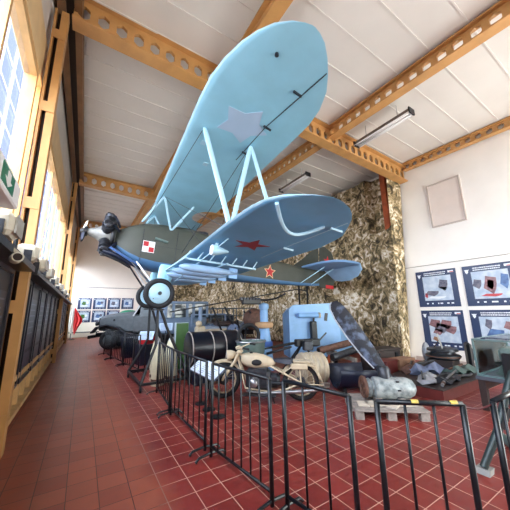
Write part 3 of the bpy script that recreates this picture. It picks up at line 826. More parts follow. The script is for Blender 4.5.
# tank
rg = []
for (x, hw, zb, zt) in ((.46, .03, .62, .67), (.53, .10, .58, .73), (.68, .135, .56, .79), (.84, .155, .55, .82), (.98, .15, .57, .83), (1.08, .09, .62, .81), (1.12, .03, .66, .77)):
    c0 = (zb+zt)/2; hh = (zt-zb)/2
    rg.append([V((x, hw*math.copysign(abs(math.cos(a))**.7, math.cos(a)), c0+hh*math.copysign(abs(math.sin(a))**.8, math.sin(a)))) for a in [2*PI*k/16 for k in range(16)]])
tk = MB().loft(rg).build('fuel_tank', SAND, mo)
MB().lathe([(0, .035), (.03, .035), (.035, 0)], (.92, .03, .815), (0, 0, 1), 12).build('filler_cap', BLACKM, tk)
pd = MB().ball((.80, .146, .67), .1, 14, 8, (1.0, .22, .55)).build('knee_pad', RUBBER, tk)
MB().ball((.80, -.146, .67), .1, 14, 8, (1.0, .22, .55)).build('knee_pad', RUBBER, tk)
# saddle
rg = []
for (x, hw, z0, z1) in ((.12, .10, .66, .70), (.16, .15, .65, .73), (.26, .155, .65, .74), (.36, .11, .66, .735), (.46, .06, .67, .73), (.50, .03, .68, .71)):
    rg.append([V((x, -hw, z0)), V((x, hw, z0)), V((x, hw*.85, z1-.01)), V((x, 0, z1)), V((x, -hw*.85, z1-.01))])
sd = MB().loft(rg).build('saddle', LEATHER, mo)
for s in (-.08, .08):
    MB().tube([(.20+.012*math.cos(k*1.3), s+.012*math.sin(k*1.3), .575+k*.0045) for k in range(18)], .005, 5).build('saddle_spring', STEEL, sd)
# frame tubes
fr = MB()
for s in (-.09, .09):
    fr.tube([(1.18, s*.3, .74), (1.10, s, .5), (1.02, s*1.3, .22), (.55, s*1.3, .16), (.25, s*1.2, .22), (0, s*1.1, RW)], .018, 8)
    fr.tube([(1.16, s*.3, .80), (.62, s*.8, .63), (.3, s*1.1, .48), (0, s*1.1, RW)], .017, 8)
    fr.tube([(.3, s*1.1, .5), (.05, s*1.15, .66), (-.28, s*1.1, .6), (-.40, s*1.1, .30), (0, s*1.2, .31)], .011, 8)
    fr.tube([(.02, s*1.15, .66), (0, s*1.1, RW)], .014, 8)
fr.build('frame', SAND, mo)
ck_ = MB().bb(-.2, .12, -.13, .13, .68, .70)
for x in (-.2, -.1, 0, .12): ck_.tube([(x, -.13, .70), (x, .13, .70)], .01, 6)
ck_.build('luggage_rack', SAND, mo)
for s in (-1, 1): MB().bb(-.13, .17, .10*s-.03*(s < 0), .10*s+.03*(s > 0)+.03*(s > 0), .56, .66, .015).build('tool_box', SAND, mo)
# boxer engine
en = MB().bb(.56, 1.02, -.13, .13, .17, .56, .06).bb(.38, .60, -.10, .10, .22, .46, .05).build('engine', DSTEEL, mo)
for s in (-1, 1):
    pr = [(.1, .06)]
    for i in range(7): pr += [(.12+i*.02, .055), (.122+i*.02, .08), (.130+i*.02, .08), (.132+i*.02, .055)]
    pr += [(.27, .07), (.31, .075), (.33, .05), (.335, 0)]
    MB().lathe(pr, (.84, 0, .34), (0, s, 0), 14).build('cylinder', STEEL, en)
    MB().tube([(.84, s*.25, .30), (.98, s*.22, .20), (.7, s*.18, .16), (.1, s*.18, .2), (-.3, s*.18, .24)], [.02, .02, .022, .035, .03], 10).build('exhaust_pipe', STEEL, mo)
MB().lathe([(-.10, .06), (-.09, .09), (.09, .09), (.10, .06)], (.72, 0, .53), (1, 0, 0), 14).build('air_filter', BLACKM, en)
MB().tube([(.62, .10, .3), (.1, .11, RW)], .03, 8).build('drive_shaft', BLACKM, mo)
MB().bb(.45, 1.05, .14, .3, .13, .15).build('footboard', DSTEEL, mo)
# fork, bars, headlight
fk = MB()
for s in (-.075, .075):
    fk.tube([(1.14, s, .88), (1.24, s, .66), (WB-.02, s*1.2, RW+.05), (WB, s*1.2, RW)], [.022, .026, .026, .02], 8)
fk.bb(1.10, 1.2, -.1, .1, .82, .86, .01)
fk.build('front_fork', SAND, mo)
MB().tube([(.92, .36, .93), (1.02, .34, .95), (1.12, .12, .92), (1.14, 0, .92), (1.12, -.12, .92), (1.02, -.34, .95), (.92, -.36, .93)], .013, 8).build('handlebar', SAND, mo)
for s in (-1, 1): MB().tube([(.90, .365*s, .928), (1.02, .34*s, .95)], .019, 8).build('grip', RUBBER, mo)
hl = MB().lathe([(-.14, .03), (-.12, .06), (-.04, .09), (.03, .095), (.04, .085)], (1.36, .02, .78), (1, .25, -.05), 18).build('headlight', SAND, mo)
MB().lathe([(.036, .084), (.052, .05), (.056, 0)], (1.36, .02, .78), (1, .25, -.05), 18).build('lens', mat('lamp_glass', (190, 196, 196), .1), hl)
MB().lathe([(0, .05), (.05, .05), (.06, .03)], (1.18, -.02, .89), (.3, 0, 1), 14).build('speedometer', SAND, mo)
MB().bar((.55, .10, .18), (.48, .22, .01), .02).build('kick_stand', BLACKM, mo)

# ring drum behind the motorcycle
t = thing('drum_wheel', 'beige ribbed drum standing on edge behind the motorcycle rear wheel', 'drum', (4.42, 4.72, 0), math.radians(-14))
pr = [(-.28, .0), (-.28, .16), (-.26, .32)]
for x in (-.2, -.08, .04, .16): pr += [(x-.03, .315), (x, .345), (x+.03, .315)]
pr += [(.26, .32), (.28, .16), (.28, 0)]
MB().lathe(pr, (0, 0, .352), (1, 0, 0), 32).build('shell', SANDD, t)
MB().lathe([(-.30, 0), (-.30, .06), (.30, .06), (.30, 0)], (0, 0, .352), (1, 0, 0), 16).build('hub', DSTEEL, t)
for s in (-.2, .2): MB().bb(-.25, .25, s*1.3-.045, s*1.3+.045, 0, .09).build('chock', WOODG, t)
# ================================================================= EXHIBITS
# black fuel drum lying on a cradle
t = thing('fuel_tank', 'long black drum with pale hoops lying on a dark cradle behind the motorcycle', 'tank', (2.82, 6.45, 0), math.radians(-2))
pr = [(-.66, 0), (-.66, .30), (-.64, .375)]
MB().lathe(pr+[(.64, .375), (.66, .30), (.66, 0)], (0, 0, .76), (1, 0, 0), 32).build('shell', mat('black_drum', (22, 24, 34), .32, .2, .15, 5), t)
for x in (-.62, -.12, .2, .60): MB().torus((x, 0, .76), (1, 0, 0), .378, .016, 36, 8).build('hoop', WOODG, t)
for x in (-.5, .5):
    MB().prism([(x-.06, -.36, 0), (x-.06, .36, 0), (x-.06, .36, .55), (x-.06, .24, .47), (x-.06, 0, .385), (x-.06, -.24, .47), (x-.06, -.36, .55)], (.12, 0, 0)).build('cradle', NAVY, t)
MB().bb(-.6, .6, -.38, -.34, .05, .3).build('side_board', NAVY, t)

# sloping information board with three round bases
t = thing('information_board', 'white sloping information board on black posts beside the motorcycle front wheel', 'sign', (1.95, 4.72, 0))
rot = M4.Rotation(math.radians(-38), 3, 'Y')
MB().box((0, .02, .62), (.30, 1.12, .02), rot).build('panel', mat('board_frame', (60, 72, 92), .4), t)
MB().box(V((0, .02, .62))+rot @ V((0, 0, .012)), (.28, 1.10, .006), rot).build('sheet', mat('board_sheet', (226, 236, 248), .3), t)
rr = random.Random(2)
for k in range(3):
    y = -.42+k*.36; m = MB()
    for r in range(5): m.box(V((0, .02, .62))+rot @ V((-.1+r*.035, y+.13, .0165)), (.008, .16+rr.random()*.08, .003), rot)
    m.build('text_block', mat('print_grey', (120, 140, 170), .5), t)
for y in (-.5, -.12, .24):
    p = MB().tube([(0, y, .02), (0, y, .61)], .016, 8).build('post', BLACKM, t)
    MB().lathe([(0, .11), (.015, .11), (.03, .05), (.035, .0)], (0, y, 0), (0, 0, 1), 20).build('base_disc', BLACKM, p)
def small_board(x, y, rz, lab, hgt=.95):
    t = thing('information_board', lab, 'sign', (x, y, 0), rz)
    rot = M4.Rotation(math.radians(48), 3, 'X')
    MB().box((0, 0, hgt), (.42, .30, .02), rot).build('panel', mat('pale_blue_sheet', (196, 216, 240), .3), t)
    q = MB()
    for r in range(5): q.box(V((0, 0, hgt))+rot @ V((0, -.1+r*.045, .012)), (.32, .012, .003), rot)
    q.build('text_lines', MATS['print_grey'], t)
    p = MB().tube([(0, .02, .02), (0, .0, hgt-.02)], .016, 8).build('post', BLACKM, t)
    MB().lathe([(0, .13), (.015, .13), (.03, .03), (.035, 0)], (0, .02, 0), (0, 0, 1), 18).build('base_disc', BLACKM, p)
small_board(1.66, 8.7, -.5, 'pale blue information board leaning beside the aircraft stand', .95)
small_board(2.35, 9.25, -.3, 'pale blue information board in front of the grey truck', 1.15)

# cream shells standing in a row
pr = [(0, .13), (.02, .14), (.55, .14), (.62, .13), (.85, .07), (.98, .015), (1.0, 0)]
sh0 = None
for i, (x, y, lab) in enumerate(((1.58, 6.72, 'cream artillery shell closest to the barrier under the biplane wheels'), (1.93, 6.86, 'cream artillery shell second from the barrier under the wheels'), (1.66, 7.25, 'cream artillery shell behind the closest one under the wheels'), (2.02, 7.4, 'cream artillery shell nearest the green panel'), (1.75, 7.75, 'cream artillery shell at the back of the shells under the wheels'))):
    if sh0 is None:
        sh0 = thing('artillery_shell', lab, 'shell', (x, y, 0), 0, 'cream shells under the aircraft')
        MB().lathe(pr, (0, 0, 0), (0, 0, 1), 20).build('body', CREAMB, sh0)
        MB().lathe([(.08, .142), (.09, .147), (.14, .147), (.15, .142)], (0, 0, 0), (0, 0, 1), 20).build('driving_band', RUST, sh0)
        MB().lathe([(.9, .055), (.97, .025), (1.02, .012), (1.022, 0)], (0, 0, 0), (0, 0, 1), 12).build('fuse', STEEL, sh0)
    else: dup(sh0, (x, y, 0), i*.4, lab)

# green locker panel and white side
t = thing('locker', 'green steel locker with pale side standing behind the black drum', 'locker', (2.46, 8.0, 0), math.radians(-4))
MB().bb(-.18, .18, -.2, .02, .06, 1.32, .01).build('body', mat('locker_grey', (168, 182, 190), .5), t)
MB().bb(-.17, .17, -.225, -.2, .08, 1.30).build('door', LEAFG, t)
MB().bb(.10, .13, -.25, -.225, .66, .8).build('handle', STEEL, t)
for x in (-.14, .14):
    for y in (-.16, -.02): MB().bb(x-.02, x+.02, y-.02, y+.02, 0, .06).build('foot', BLACKM, t)

# tan bust / fitting on a grey post next to the locker
t = thing('exhibit_post', 'pale grey post with tan fitting rising above the black drum', 'post', (2.88, 7.55, 0))
MB().tube([(0, 0, 0), (0, 0, 1.75)], .055, 12).build('post', GREYBL, t)
MB().bb(-.14, .14, -.1, .1, 1.02, 1.22, .04).ball((-.06, -.05, 1.28), .09).build('fitting', SAND, t)
MB().bb(-.16, .16, -.16, .16, 0, .03).build('base_plate', GREYBL, t)

# blue-grey truck behind
def wheel_at(par, x, y, r, w=.2, ax=(0, 1, 0), m=RUBBER):
    wv = MB().torus((x, y, r), ax, r*.72, r*.28, 28, 10, w/(2*r*.28)).build('wheel', m, par)
    MB().lathe([(-w*.35, r*.55), (w*.35, r*.55), (w*.45, r*.2), (w*.45, 0)], (x, y, r), ax, 18).build('hub', GREYB, wv)
    return wv
t = thing('truck', 'blue grey truck with boxy cab and railed flatbed behind the locker', 'truck', (4.15, 11.3, 0))
MB().bb(-1.7, 2.4, -.7, .7, .62, .82).build('chassis', BLACKM, t)
cab = MB().bb(-1.5, .15, -.78, .78, .82, 1.42, .05).build('cab', GREYBL, t)
up = MB()
for x in (-1.5, -1.22, -.68, -.42, .15): up.bb(x-.05, x+.05, -.78, .78, 1.4, 1.95)
up.bb(-1.55, .2, -.8, .8, 1.93, 2.03, .03)
up.build('cab_frame', GREYBL, cab)
for x0, x1 in ((-1.45, -1.27), (-1.17, -.73), (-.63, -.47), (-.37, .10)):
    MB().bb(x0, x1, -.76, -.75, 1.42, 1.93).build('window_pane', GLASSD, cab)
MB().bb(-.42, -.32, -.80, -.78, 1.2, 1.24).build('door_handle', STEEL, cab)
bed = MB().bb(.25, 2.4, -.85, .85, .84, 1.15, .02).build('flatbed', GREYBL, t)
for y in (-.83, .83):
    q = MB().bar((.27, y, 1.75), (2.4, y, 1.75), .04)
    for k in range(5): q.bar((.29+k*.52, y, 1.12), (.29+k*.52, y, 1.76), .04)
    q.bar((.27, y, 1.45), (2.4, y, 1.45), .03)
    q.build('side_rail', GREYB, bed)
MB().bb(.4, 1.6, -.5, .5, 1.15, 1.5, .12).build('tarpaulin_load', NAVY, bed)
for x in (-1.0, 1.6):
    for y in (-.68, .68): wheel_at(t, x, y, .40)
MB().bb(-1.62, -1.52, -.7, .7, .6, .76).build('bumper', BLACKM, t)

# jeep facing the walkway
t = thing('jeep', 'small military jeep with slotted grille just behind the black drum', 'car', (3.75, 8.55, 0), math.radians(-10))
MB().bb(-.72, .72, -.3, 1.65, .42, .82, .05).build('body', GREYB, t)
g = MB().bb(-.42, .42, -.42, -.34, .5, 1.08, .02).build('grille', SAND, t)
for k in range(7): MB().bb(-.25+k*.075, -.21+k*.075, -.43, -.415, .6, 1.0).build('slot', DASH, g)
MB().bb(-.40, .40, -.34, .7, .8, 1.12, .06).build('bonnet', mat('jeep_bonnet', (146, 160, 176), .45), t)
for s in (-1, 1):
    MB().bb(s*.42-(.3 if s < 0 else 0), s*.42+(.3 if s > 0 else 0), -.4, .45, .80, .86, .02).build('fender', GREYB, t)
    hl = MB().lathe([(-.06, .07), (0, .085), (.02, .08)], (s*.3, -.44, .90), (0, -1, 0), 14).build('headlight', SAND, t)
    MB().lathe([(.018, .075), (.03, .04), (.032, 0)], (s*.3, -.44, .90), (0, -1, 0), 14).build('lens', WPAINT, hl)
    for y in (.1, 1.25): wheel_at(t, s*.62, y, .36, .18, (1, 0, 0))
ws = MB().bar((-.62, .75, 1.1), (-.62, .85, 1.52), .05).bar((.62, .75, 1.1), (.62, .85, 1.52), .05).bar((-.62, .85, 1.52), (.62, .85, 1.52), .05).bar((-.62, .75, 1.12), (.62, .75, 1.12), .05).build('windscreen_frame', GREYBL, t)
MB().prism([(-.6, .76, 1.13), (.6, .76, 1.13), (.6, .85, 1.5), (-.6, .85, 1.5)], (0, .006, 0)).build('windscreen', GLASS, ws)
MB().bb(-.75, .75, -.56, -.48, .42, .54, .02).build('bumper', GREYB, t)
MB().bb(.1, .9, -.05, .6, 1.12, 1.28, .06).build('tarpaulin_roll', DARKB, t)

# naval pedestal gun: blue cone, tan collar, black machine gun on top
t = thing('pedestal_gun', 'light blue pedestal with tan collar and black machine gun on top', 'gun', (4.55, 6.75, 0))
MB().lathe([(0, .34), (.03, .34), (.04, .27), (1.12, .15), (1.14, .15)], (0, 0, 0), (0, 0, 1), 20).build('cone', LBLUE2, t)
MB().lathe([(1.12, .16), (1.14, .25), (1.2, .27), (1.27, .26), (1.3, .16)], (0, 0, 0), (0, 0, 1), 24).build('collar', mat('tan_collar', (186, 150, 112), .6, 0, .1, 8), t)
MB().lathe([(1.28, .12), (1.66, .115), (1.68, .145), (1.80, .145), (1.83, .10), (1.86, .0)], (0, 0, 0), (0, 0, 1), 20).build('head', LBLUE2, t)
MB().lathe([(.62, .225), (.64, .24), (.74, .23), (.76, .20)], (0, 0, 0), (0, 0, 1), 20).build('band', mat('band_blue', (66, 104, 176), .45), t)
g = MB().bb(-.75, -.12, -.06, .06, 1.80, 1.96, .03).build('receiver', BLACKM, t)
MB().tube([(-.75, 0, 1.9), (-.35, 0, 1.94), (.1, 0, 1.93), (.45, 0, 1.98), (.85, .02, 2.14)], [.035, .03, .03, .028, .024], 8).build('barrel', BLACKM, t)
for k in range(7): MB().bb(-.8+k*.1, -.75+k*.1, -.05, .05, 1.92, 2.0).build('belt_link', DSTEEL, g)
t = thing('naval_mine', 'round rusty brown mine on a low stand behind the blue pedestal', 'mine', (4.85, 7.8, 0))
MB().ball((0, 0, 1.35), .36, 22, 14).build('shell', RUST, t)
for a in range(5):
    d = V((math.cos(a*1.256)*.8, math.sin(a*1.256)*.8, .6)).normalized()
    MB().tube([V((0, 0, 1.35))+d*.34, V((0, 0, 1.35))+d*.44], .03, 8).build('horn', DSTEEL, t)
for a in (0.4, 2.5, 4.6): MB().tube([(math.cos(a)*.4, math.sin(a)*.4, 0), (math.cos(a)*.25, math.sin(a)*.25, 1.1)], .03, 8).build('leg', BLACKM, t)

# cauldron tub on legs
t = thing('metal_tub', 'grey green round tub on legs behind the motorcycle tank', 'tub', (3.42, 5.65, 0))
MB().lathe([(.42, 0), (.44, .12), (.52, .25), (.68, .32), (.90, .34), (.91, .36), (.93, .36), (.93, .335), (.70, .31), (.53, .24), (.46, .1), (.45, 0)], (0, 0, 0), (0, 0, 1), 28).build('bowl', GRGREEN, t)
MB().torus((0, 0, .92), (0, 0, 1), .35, .018, 32, 8).build('rim', STEEL, t)
for a in (.5, 2.6, 4.7): MB().tube([(math.cos(a)*.36, math.sin(a)*.36, 0), (math.cos(a)*.26, math.sin(a)*.26, .55)], .022, 8).build('leg', BLACKM, t)
MB().torus((.1, .26, 1.02), (.25, 1, 0), .26, .045, 26, 8).build('hose_coil', RUBBER, t)

# black machine-gun tripod frames between drum and pedestal
t = thing('gun_tripod', 'black folded gun tripod standing between the drum and the blue pedestal', 'tripod', (3.95, 7.25, 0))
for a, b in (((-.55, 0, 0), (.05, .1, 1.35)), ((.35, -.25, 0), (0, .05, 1.3)), ((.3, .45, 0), (.02, .1, 1.33)), ((-.35, .25, .9), (-.75, .2, 1.75)), ((.0, .1, 1.0), (-.4, .1, 1.75))):
    MB().tube([a, b], .03, 8).build('leg', BLACKM, t)
MB().bar((-.6, .12, 1.02), (.5, .1, 1.16), .05).bar((-.45, .2, .95), (.2, .1, 1.30), .04).build('cradle', BLACKM, t)
MB().lathe([(-.05, .2), (.05, .2)], (-.1, .12, 1.05), (.2, 1, 0), 18).build('traverse_ring', mat('dull_blue', (58, 76, 110), .4, .2), t)

# light blue gun shield
A = V((5.40, 6.60, 0)); dx = V((1.42, -.62, 0)).normalized()      # face runs along dx
t = thing('gun_shield', 'large light blue gun shield box behind the motorcycle', 'shield', A, math.atan2(dx.y, dx.x))
out = [(0, .22), (0, 1.62), (.12, 1.75), (1.52, 1.80), (1.62, 1.20), (1.62, .22)]
ft = MB().prism([(x, 0, z) for x, z in out], (0, .03, 0)).build('front_plate', LBLUE2, t)
MB().prism([(1.62, 0, .22), (1.62, 0, 1.20), (2.25, .55, .95), (2.25, .55, .22)], (.02, .03, 0)).build('side_plate', LBLUE2, t)
MB().prism([(1.52, 0, 1.80), (1.62, 0, 1.20), (2.25, .55, .95), (2.15, .60, 1.55)], (.02, .03, .01)).build('cheek_plate', LBLUE2, t)
MB().prism([(.12, 0, 1.75), (1.52, 0, 1.80), (2.15, .60, 1.55), (.12, .8, 1.62)], (0, 0, .03)).build('roof_plate', LBLUE2, t)
MB().prism([(0, 0, 1.62), (.12, 0, 1.75), (.12, .8, 1.62), (0, .8, 1.48)], (-.02, 0, .02)).build('corner_plate', LBLUE2, t)
MB().prism([(0, 0, .22), (0, 0, 1.62), (0, .8, 1.48), (0, .8, .22)], (-.02, 0, 0)).build('side_plate', LBLUE2, t)
MB().box((1.17, -.012, 1.40), (.09, .02, .24), M4.Rotation(.18, 3, 'Y')).build('sight_slot', BLACKM, ft)
MB().lathe([(-.34, .05), (-.33, .075), (.28, .075), (.30, .05)], (.58, -.12, 1.46), (1, -.1, 0), 16).build('cylinder', LBLUE2, t)
MB().lathe([(0, .08), (.05, .08), (.06, .04)], (.88, -.15, 1.46), (1, -.1, 0), 14).build('cylinder_cap', SAND, t)
MB().bb(.62, .80, -.18, -.0, .55, 1.28, .02).bar((.72, -.08, 1.25), (.74, -.1, 1.42), .05).build('gun_mount', BLACKM, t)
for x in (.25, 1.4): MB().bb(x-.05, x+.05, -.02, .7, 0, .25).build('foot', BLACKM, t)
bl = MB()
for x, z in [(.1, .4), (.1, .8), (.1, 1.2), (.85, 1.0), (.85, 1.2), (1.5, .4), (1.5, .8), (1.5, 1.2), (.5, 1.68), (.9, 1.70), (1.3, 1.72)]: bl.ball((x, -.003, z), .014, 8, 5)
bl.build('rivet', LBLUE2, ft)

# heavy machine gun on low mount before the shield
t = thing('machine_gun', 'black machine gun lying on a low mount before the blue gun shield', 'gun', (4.75, 5.55, 0), math.radians(-18))
MB().tube([(-.92, 0, .68), (-.5, 0, .74), (.0, 0, .80)], [.02, .03, .035], 8).build('barrel', BLACKM, t)
MB().tube([(-.85, -.1, .58), (-.2, -.1, .72)], .03, 8).build('barrel', DSTEEL, t)
MB().bb(-.05, .62, -.08, .08, .70, .88, .02).build('receiver', BLACKM, t)
MB().bb(.1, .35, -.22, -.08, .62, .85, .02).build('ammunition_box', DSTEEL, t)
MB().bar((.6, 0, .8), (.85, 0, 1.02), .03).build('cocking_lever', BLACKM, t)
for a, b in (((-.5, -.25, 0), (.1, 0, .72)), ((-.4, .3, 0), (.1, 0, .72)), ((.75, 0, 0), (.2, 0, .72))): MB().tube([a, b], .028, 8).build('leg', BLACKM, t)

# two gun barrels on a trestle
def gun_tube(p, q, r, lab, m, name='gun_barrel'):
    p = V(p); q = V(q); d = q-p; L = d.length
    t = thing(name, lab, 'barrel', p)
    MB().lathe([(.0, r*.7), (0, r), (.1, r*1.12), (.16, r*1.12), (.18, r), (L, r*1.05), (L, 0)], (0, 0, 0), d, 18).build('tube', m, t)
    MB().lathe([(-.002, r*.62), (.004, r*.62), (.004, 0)], (0, 0, 0), d, 14).build('bore', DASH, t)
gun_tube((5.30, 5.35, .57), (6.75, 5.15, .77), .085, 'rust brown gun barrel lying on a trestle right of the gun shield', RUST)
gun_tube((5.25, 4.85, .47), (6.25, 4.80, .62), .085, 'dark grey gun barrel lying beneath the rust brown one', DSTEEL)
t = thing('trestle', 'low timber trestle holding two gun barrels', 'trestle', (5.85, 5.05, 0))
MB().bar((0, -.42, .385), (0, .52, .455), .08).build('beam', WOODG, t)
MB().bar((.0, .22, .50), (0, .42, .52), .10, .05, (0, 0, 1)).build('block', WOODG, t)
for y in (-.35, .45):
    for s in (-.15, .15): MB().bar((s, y, 0), (0, y, .40), .06).build('leg', ORANGE if y > 0 and s < 0 else WOODG, t)

# ---------------------------------------------------------------- pallet, wrecked engine with propeller blade
ang = math.atan2(-.62, .78)
t = thing('wooden_pallet', 'grey wooden pallet under the wrecked engine', 'pallet', (4.26, 2.93, 0), ang)
for y in (-.36, -.18, 0, .18, .36): MB().bb(-.52, .52, y-.07, y+.07, .12, .142).build('top_board', WOODG, t)
for x in (-.46, 0, .46):
    MB().bb(x-.06, x+.06, -.40, .40, .10, .12).build('cross_board', WOODG, t)
    for y in (-.35, 0, .35): MB().bb(x-.06, x+.06, y-.05, y+.05, 0, .10).build('block', WOODG, t)
tb = thing('tarpaulin_scraps', 'crumpled pale rags and boards lying on the pallet under the engine', 'rag', (4.26, 2.93, .142), ang)
m = MB(); rr = random.Random(5)
for k in range(6):
    m.box((-.35+k*.14, -.25+rr.random()*.12, .012+k*.0), (.2, .16, .02), M4.Rotation(rr.random()*2, 3, 'Z'))
m.build('rag', mat('rag_beige', (196, 186, 172), .9, 0, .15, 10), tb)
e = thing('wrecked_engine', 'weathered aircraft engine with one upright dark propeller blade on the pallet', 'engine', (4.36, 2.93, .145), ang)
MB().lathe([(-.30, .0), (-.30, .13), (-.25, .15), (-.22, .12), (-.2, .12), (-.18, .165), (.12, .175), (.16, .16), (.2, .165), (.34, .16), (.43, .12), (.47, .06), (.48, 0)], (0, 0, .19), (1, 0, 0), 28).build('crankcase', ENGM, e)
MB().torus((-.34, 0, .20), (1, .1, 0), .145, .03, 24, 8).build('flange_ring', RUST, e)
q = MB()
for k in range(6):
    a = k*PI/3; q.bar((-.34, 0, .20), (-.34, .14*math.cos(a), .20+.14*math.sin(a)), .03)
q.build('flange_spokes', RUST, e)
for k in range(8):
    a = k*PI/4; MB().tube([(.14, .168*math.cos(a), .19+.168*math.sin(a)), (.19, .168*math.cos(a), .19+.168*math.sin(a))], .014, 6).build('bolt', DSTEEL, e)
for s in (-.15, .2): MB().bb(s-.05, s+.05, -.15, .15, .0, .06).build('skid', WOODG, e)
MB().lathe([(.14, .10), (.28, .10), (.33, .07)], (.02, 0, .19), (0, .12, 1), 16).build('blade_socket', DSTEEL, e)
# blade in world coordinates then into engine frame
base = V((4.46, 2.95, .52)); tip = V((4.03, 3.62, 1.76))
inv = (M4.Translation((4.36, 2.93, .145)) @ M4.Rotation(ang, 4, 'Z')).inverted()
ax_ = (tip-base); Lb = ax_.length; az = ax_.normalized()
side = V((.80, -.52, .1)); side = (side-az*side.dot(az)).normalized(); nrm = az.cross(side)
rg = []
for (u, w, th, tw) in ((-.13, .06, .055, .0), (0, .075, .05, 0), (.12, .115, .042, .25), (.3, .16, .034, .22), (.55, .175, .026, .15), (.8, .165, .02, .1), (.93, .13, .015, .06), (.985, .08, .012, .05), (1.0, .03, .01, .05)):
    c0 = base+az*(u*Lb)+nrm*(.05*math.sin(PI*max(u, 0)))
    sx = side*math.cos(tw)+nrm*math.sin(tw); nx = az.cross(sx)
    rg.append([inv @ (c0+sx*(w*math.cos(2*PI*k/16))+nx*(th*math.sin(2*PI*k/16))) for k in range(16)])
bd = MB().loft(rg).build('propeller_blade', BLADE, e)
ed = [r[0 if False else 8] for r in rg[2:9]]
MB().tube(ed, .013, 6).build('leading_edge', mat('blade_edge', (176, 186, 198), .4, .4, .2, 12), bd)

# dark sheet trough and box behind the pallet
t = thing('steel_trough', 'dark navy curved steel trough behind the wrecked engine', 'trough', (4.9, 4.0, 0), math.radians(-28))
MB().loft([[V((x, .42*math.cos(a), .44-.40*math.sin(a)*1.0)) for a in [PI*k/12 for k in range(13)]] for x in (-.4, .4)], closed=False, caps=False).build('sheet', NAVY, t).modifiers.new('t', 'SOLIDIFY').thickness = .02
for x in (-.3, .3): MB().bb(x-.03, x+.03, -.3, .3, 0, .09).build('skid', BLACKM, t)
t = thing('ammunition_crate', 'dark brown crate standing at the foot of the net edge', 'crate', (6.85, 4.64, 0), math.radians(-12))
MB().bb(-.45, .45, -.25, .25, 0, .55, .01).build('body', DARKB, t)
MB().bb(-.47, .47, -.27, .27, .55, .60, .01).build('lid', DARKB, t)
for s in (-.3, .3): MB().bb(s-.04, s+.04, -.28, -.25, .1, .5).build('strap', BLACKM, t)

# dark stores between the aircraft stand and the trucks
for (x, y, z, sx, sy_, sz, a, m, lab) in ((1.95, 9.7, 0, .7, .5, .62, .2, NAVY, 'navy stores crate on the floor beside the far barrier panel'), (2.0, 10.5, 0, .8, .6, .75, -.1, BLACKM, 'black stores crate behind the navy one'), (1.75, 11.6, 0, .7, .6, .7, .15, NAVY, 'navy stores crate nearest the truck front wheel'), (1.9, 9.7, .62, .42, .3, .2, .5, RED, 'small red box on top of the navy stores crate'), (2.0, 10.5, .75, .5, .35, .25, -.3, OLIVE, 'olive box on top of the black stores crate')):
    t = thing('stores_crate', lab, 'crate', (x, y, z), a)
    MB().bb(-sx/2, sx/2, -sy_/2, sy_/2, 0, sz*.86).build('body', m, t)
    MB().bb(-sx/2-.012, sx/2+.012, -sy_/2-.012, sy_/2+.012, sz*.86, sz).build('lid', m, t)
    MB().bb(-.06, .06, -sy_/2-.03, -sy_/2, sz*.5, sz*.62).build('handle', STEEL, t)
# ================================================================= PLATFORM WITH WRECKAGE
t = thing('plinth', 'low dark red plinth covered with wreckage below the posters', 'platform', (6.7, 3.25, 0))
MB().bb(-1.22, 1.62, -.68, .95, 0, .185).build('body', PLINTH, t)
MB().bb(-1.24, 1.64, -.70, .97, .185, .2).build('top_sheet', DARKB, t)
rr = random.Random(11)
def debris(name, lab, cat, x, y, rz, parts, z=.2, grp=None):
    t = thing(name, lab, cat, (x, y, z), rz, grp)
    for nm, mb, m in parts: mb.build(nm, m, t)
    return t
def bent(w, l, h, seed):
    r = random.Random(seed); mb = MB(); rg = []
    for i in range(7):
        u = i/6-.5; rg.append([V((u*l, -w/2+r.random()*.03, .012+h*abs(math.sin(i*1.1+seed))*.6)), V((u*l, 0, .03+h*abs(math.cos(i*.9+seed)))), V((u*l, w/2-r.random()*.03, .012+h*abs(math.sin(i*1.3+seed))*.5)), V((u*l, w*.2, .0))])
    return mb.loft(rg, smooth=False)
pale = mat('torn_aluminium', (168, 172, 180), .45, .4, .25, 9)
debris('wreck_plate', 'bright torn aluminium plate on the plinth corner nearest the engine', 'scrap', 5.85, 3.0, .4, [('plate', bent(.35, .6, .12, 1), pale), ('rib', MB().bar((-.25, .05, .10), (.25, .1, .14), .03), DSTEEL)])
debris('wreck_plate', 'crumpled pale blue aluminium sheet heaped in the middle of the plinth', 'scrap', 6.55, 3.35, -.3, [('plate', bent(.45, .8, .22, 2), mat('torn_blue', (132, 146, 178), .45, .4, .25, 9)), ('rib', MB().bar((-.3, 0, .2), (.3, .05, .26), .03), DSTEEL)])
debris('wreck_plate', 'dark twisted wing panel along the front of the plinth', 'scrap', 6.35, 2.85, .12, [('plate', bent(.4, .9, .10, 3), DSTEEL), ('rib', MB().bar((-.4, -.1, .1), (.4, -.05, .13), .025), STEEL)])
debris('wreck_plate', 'greenish torn panel near the glass showcase end of the plinth', 'scrap', 7.1, 2.95, -.2, [('plate', bent(.4, .7, .16, 4), GRGREEN), ('rib', MB().bar((-.3, 0, .12), (.3, .1, .16), .03), RUST)])
debris('wreck_plate', 'rusty buckled panel at the back of the plinth below the posters', 'scrap', 6.45, 3.6, .3, [('plate', bent(.4, .6, .2, 5), RUST), ('rib', MB().bar((-.25, 0, .15), (.25, .05, .2), .03), DSTEEL)])
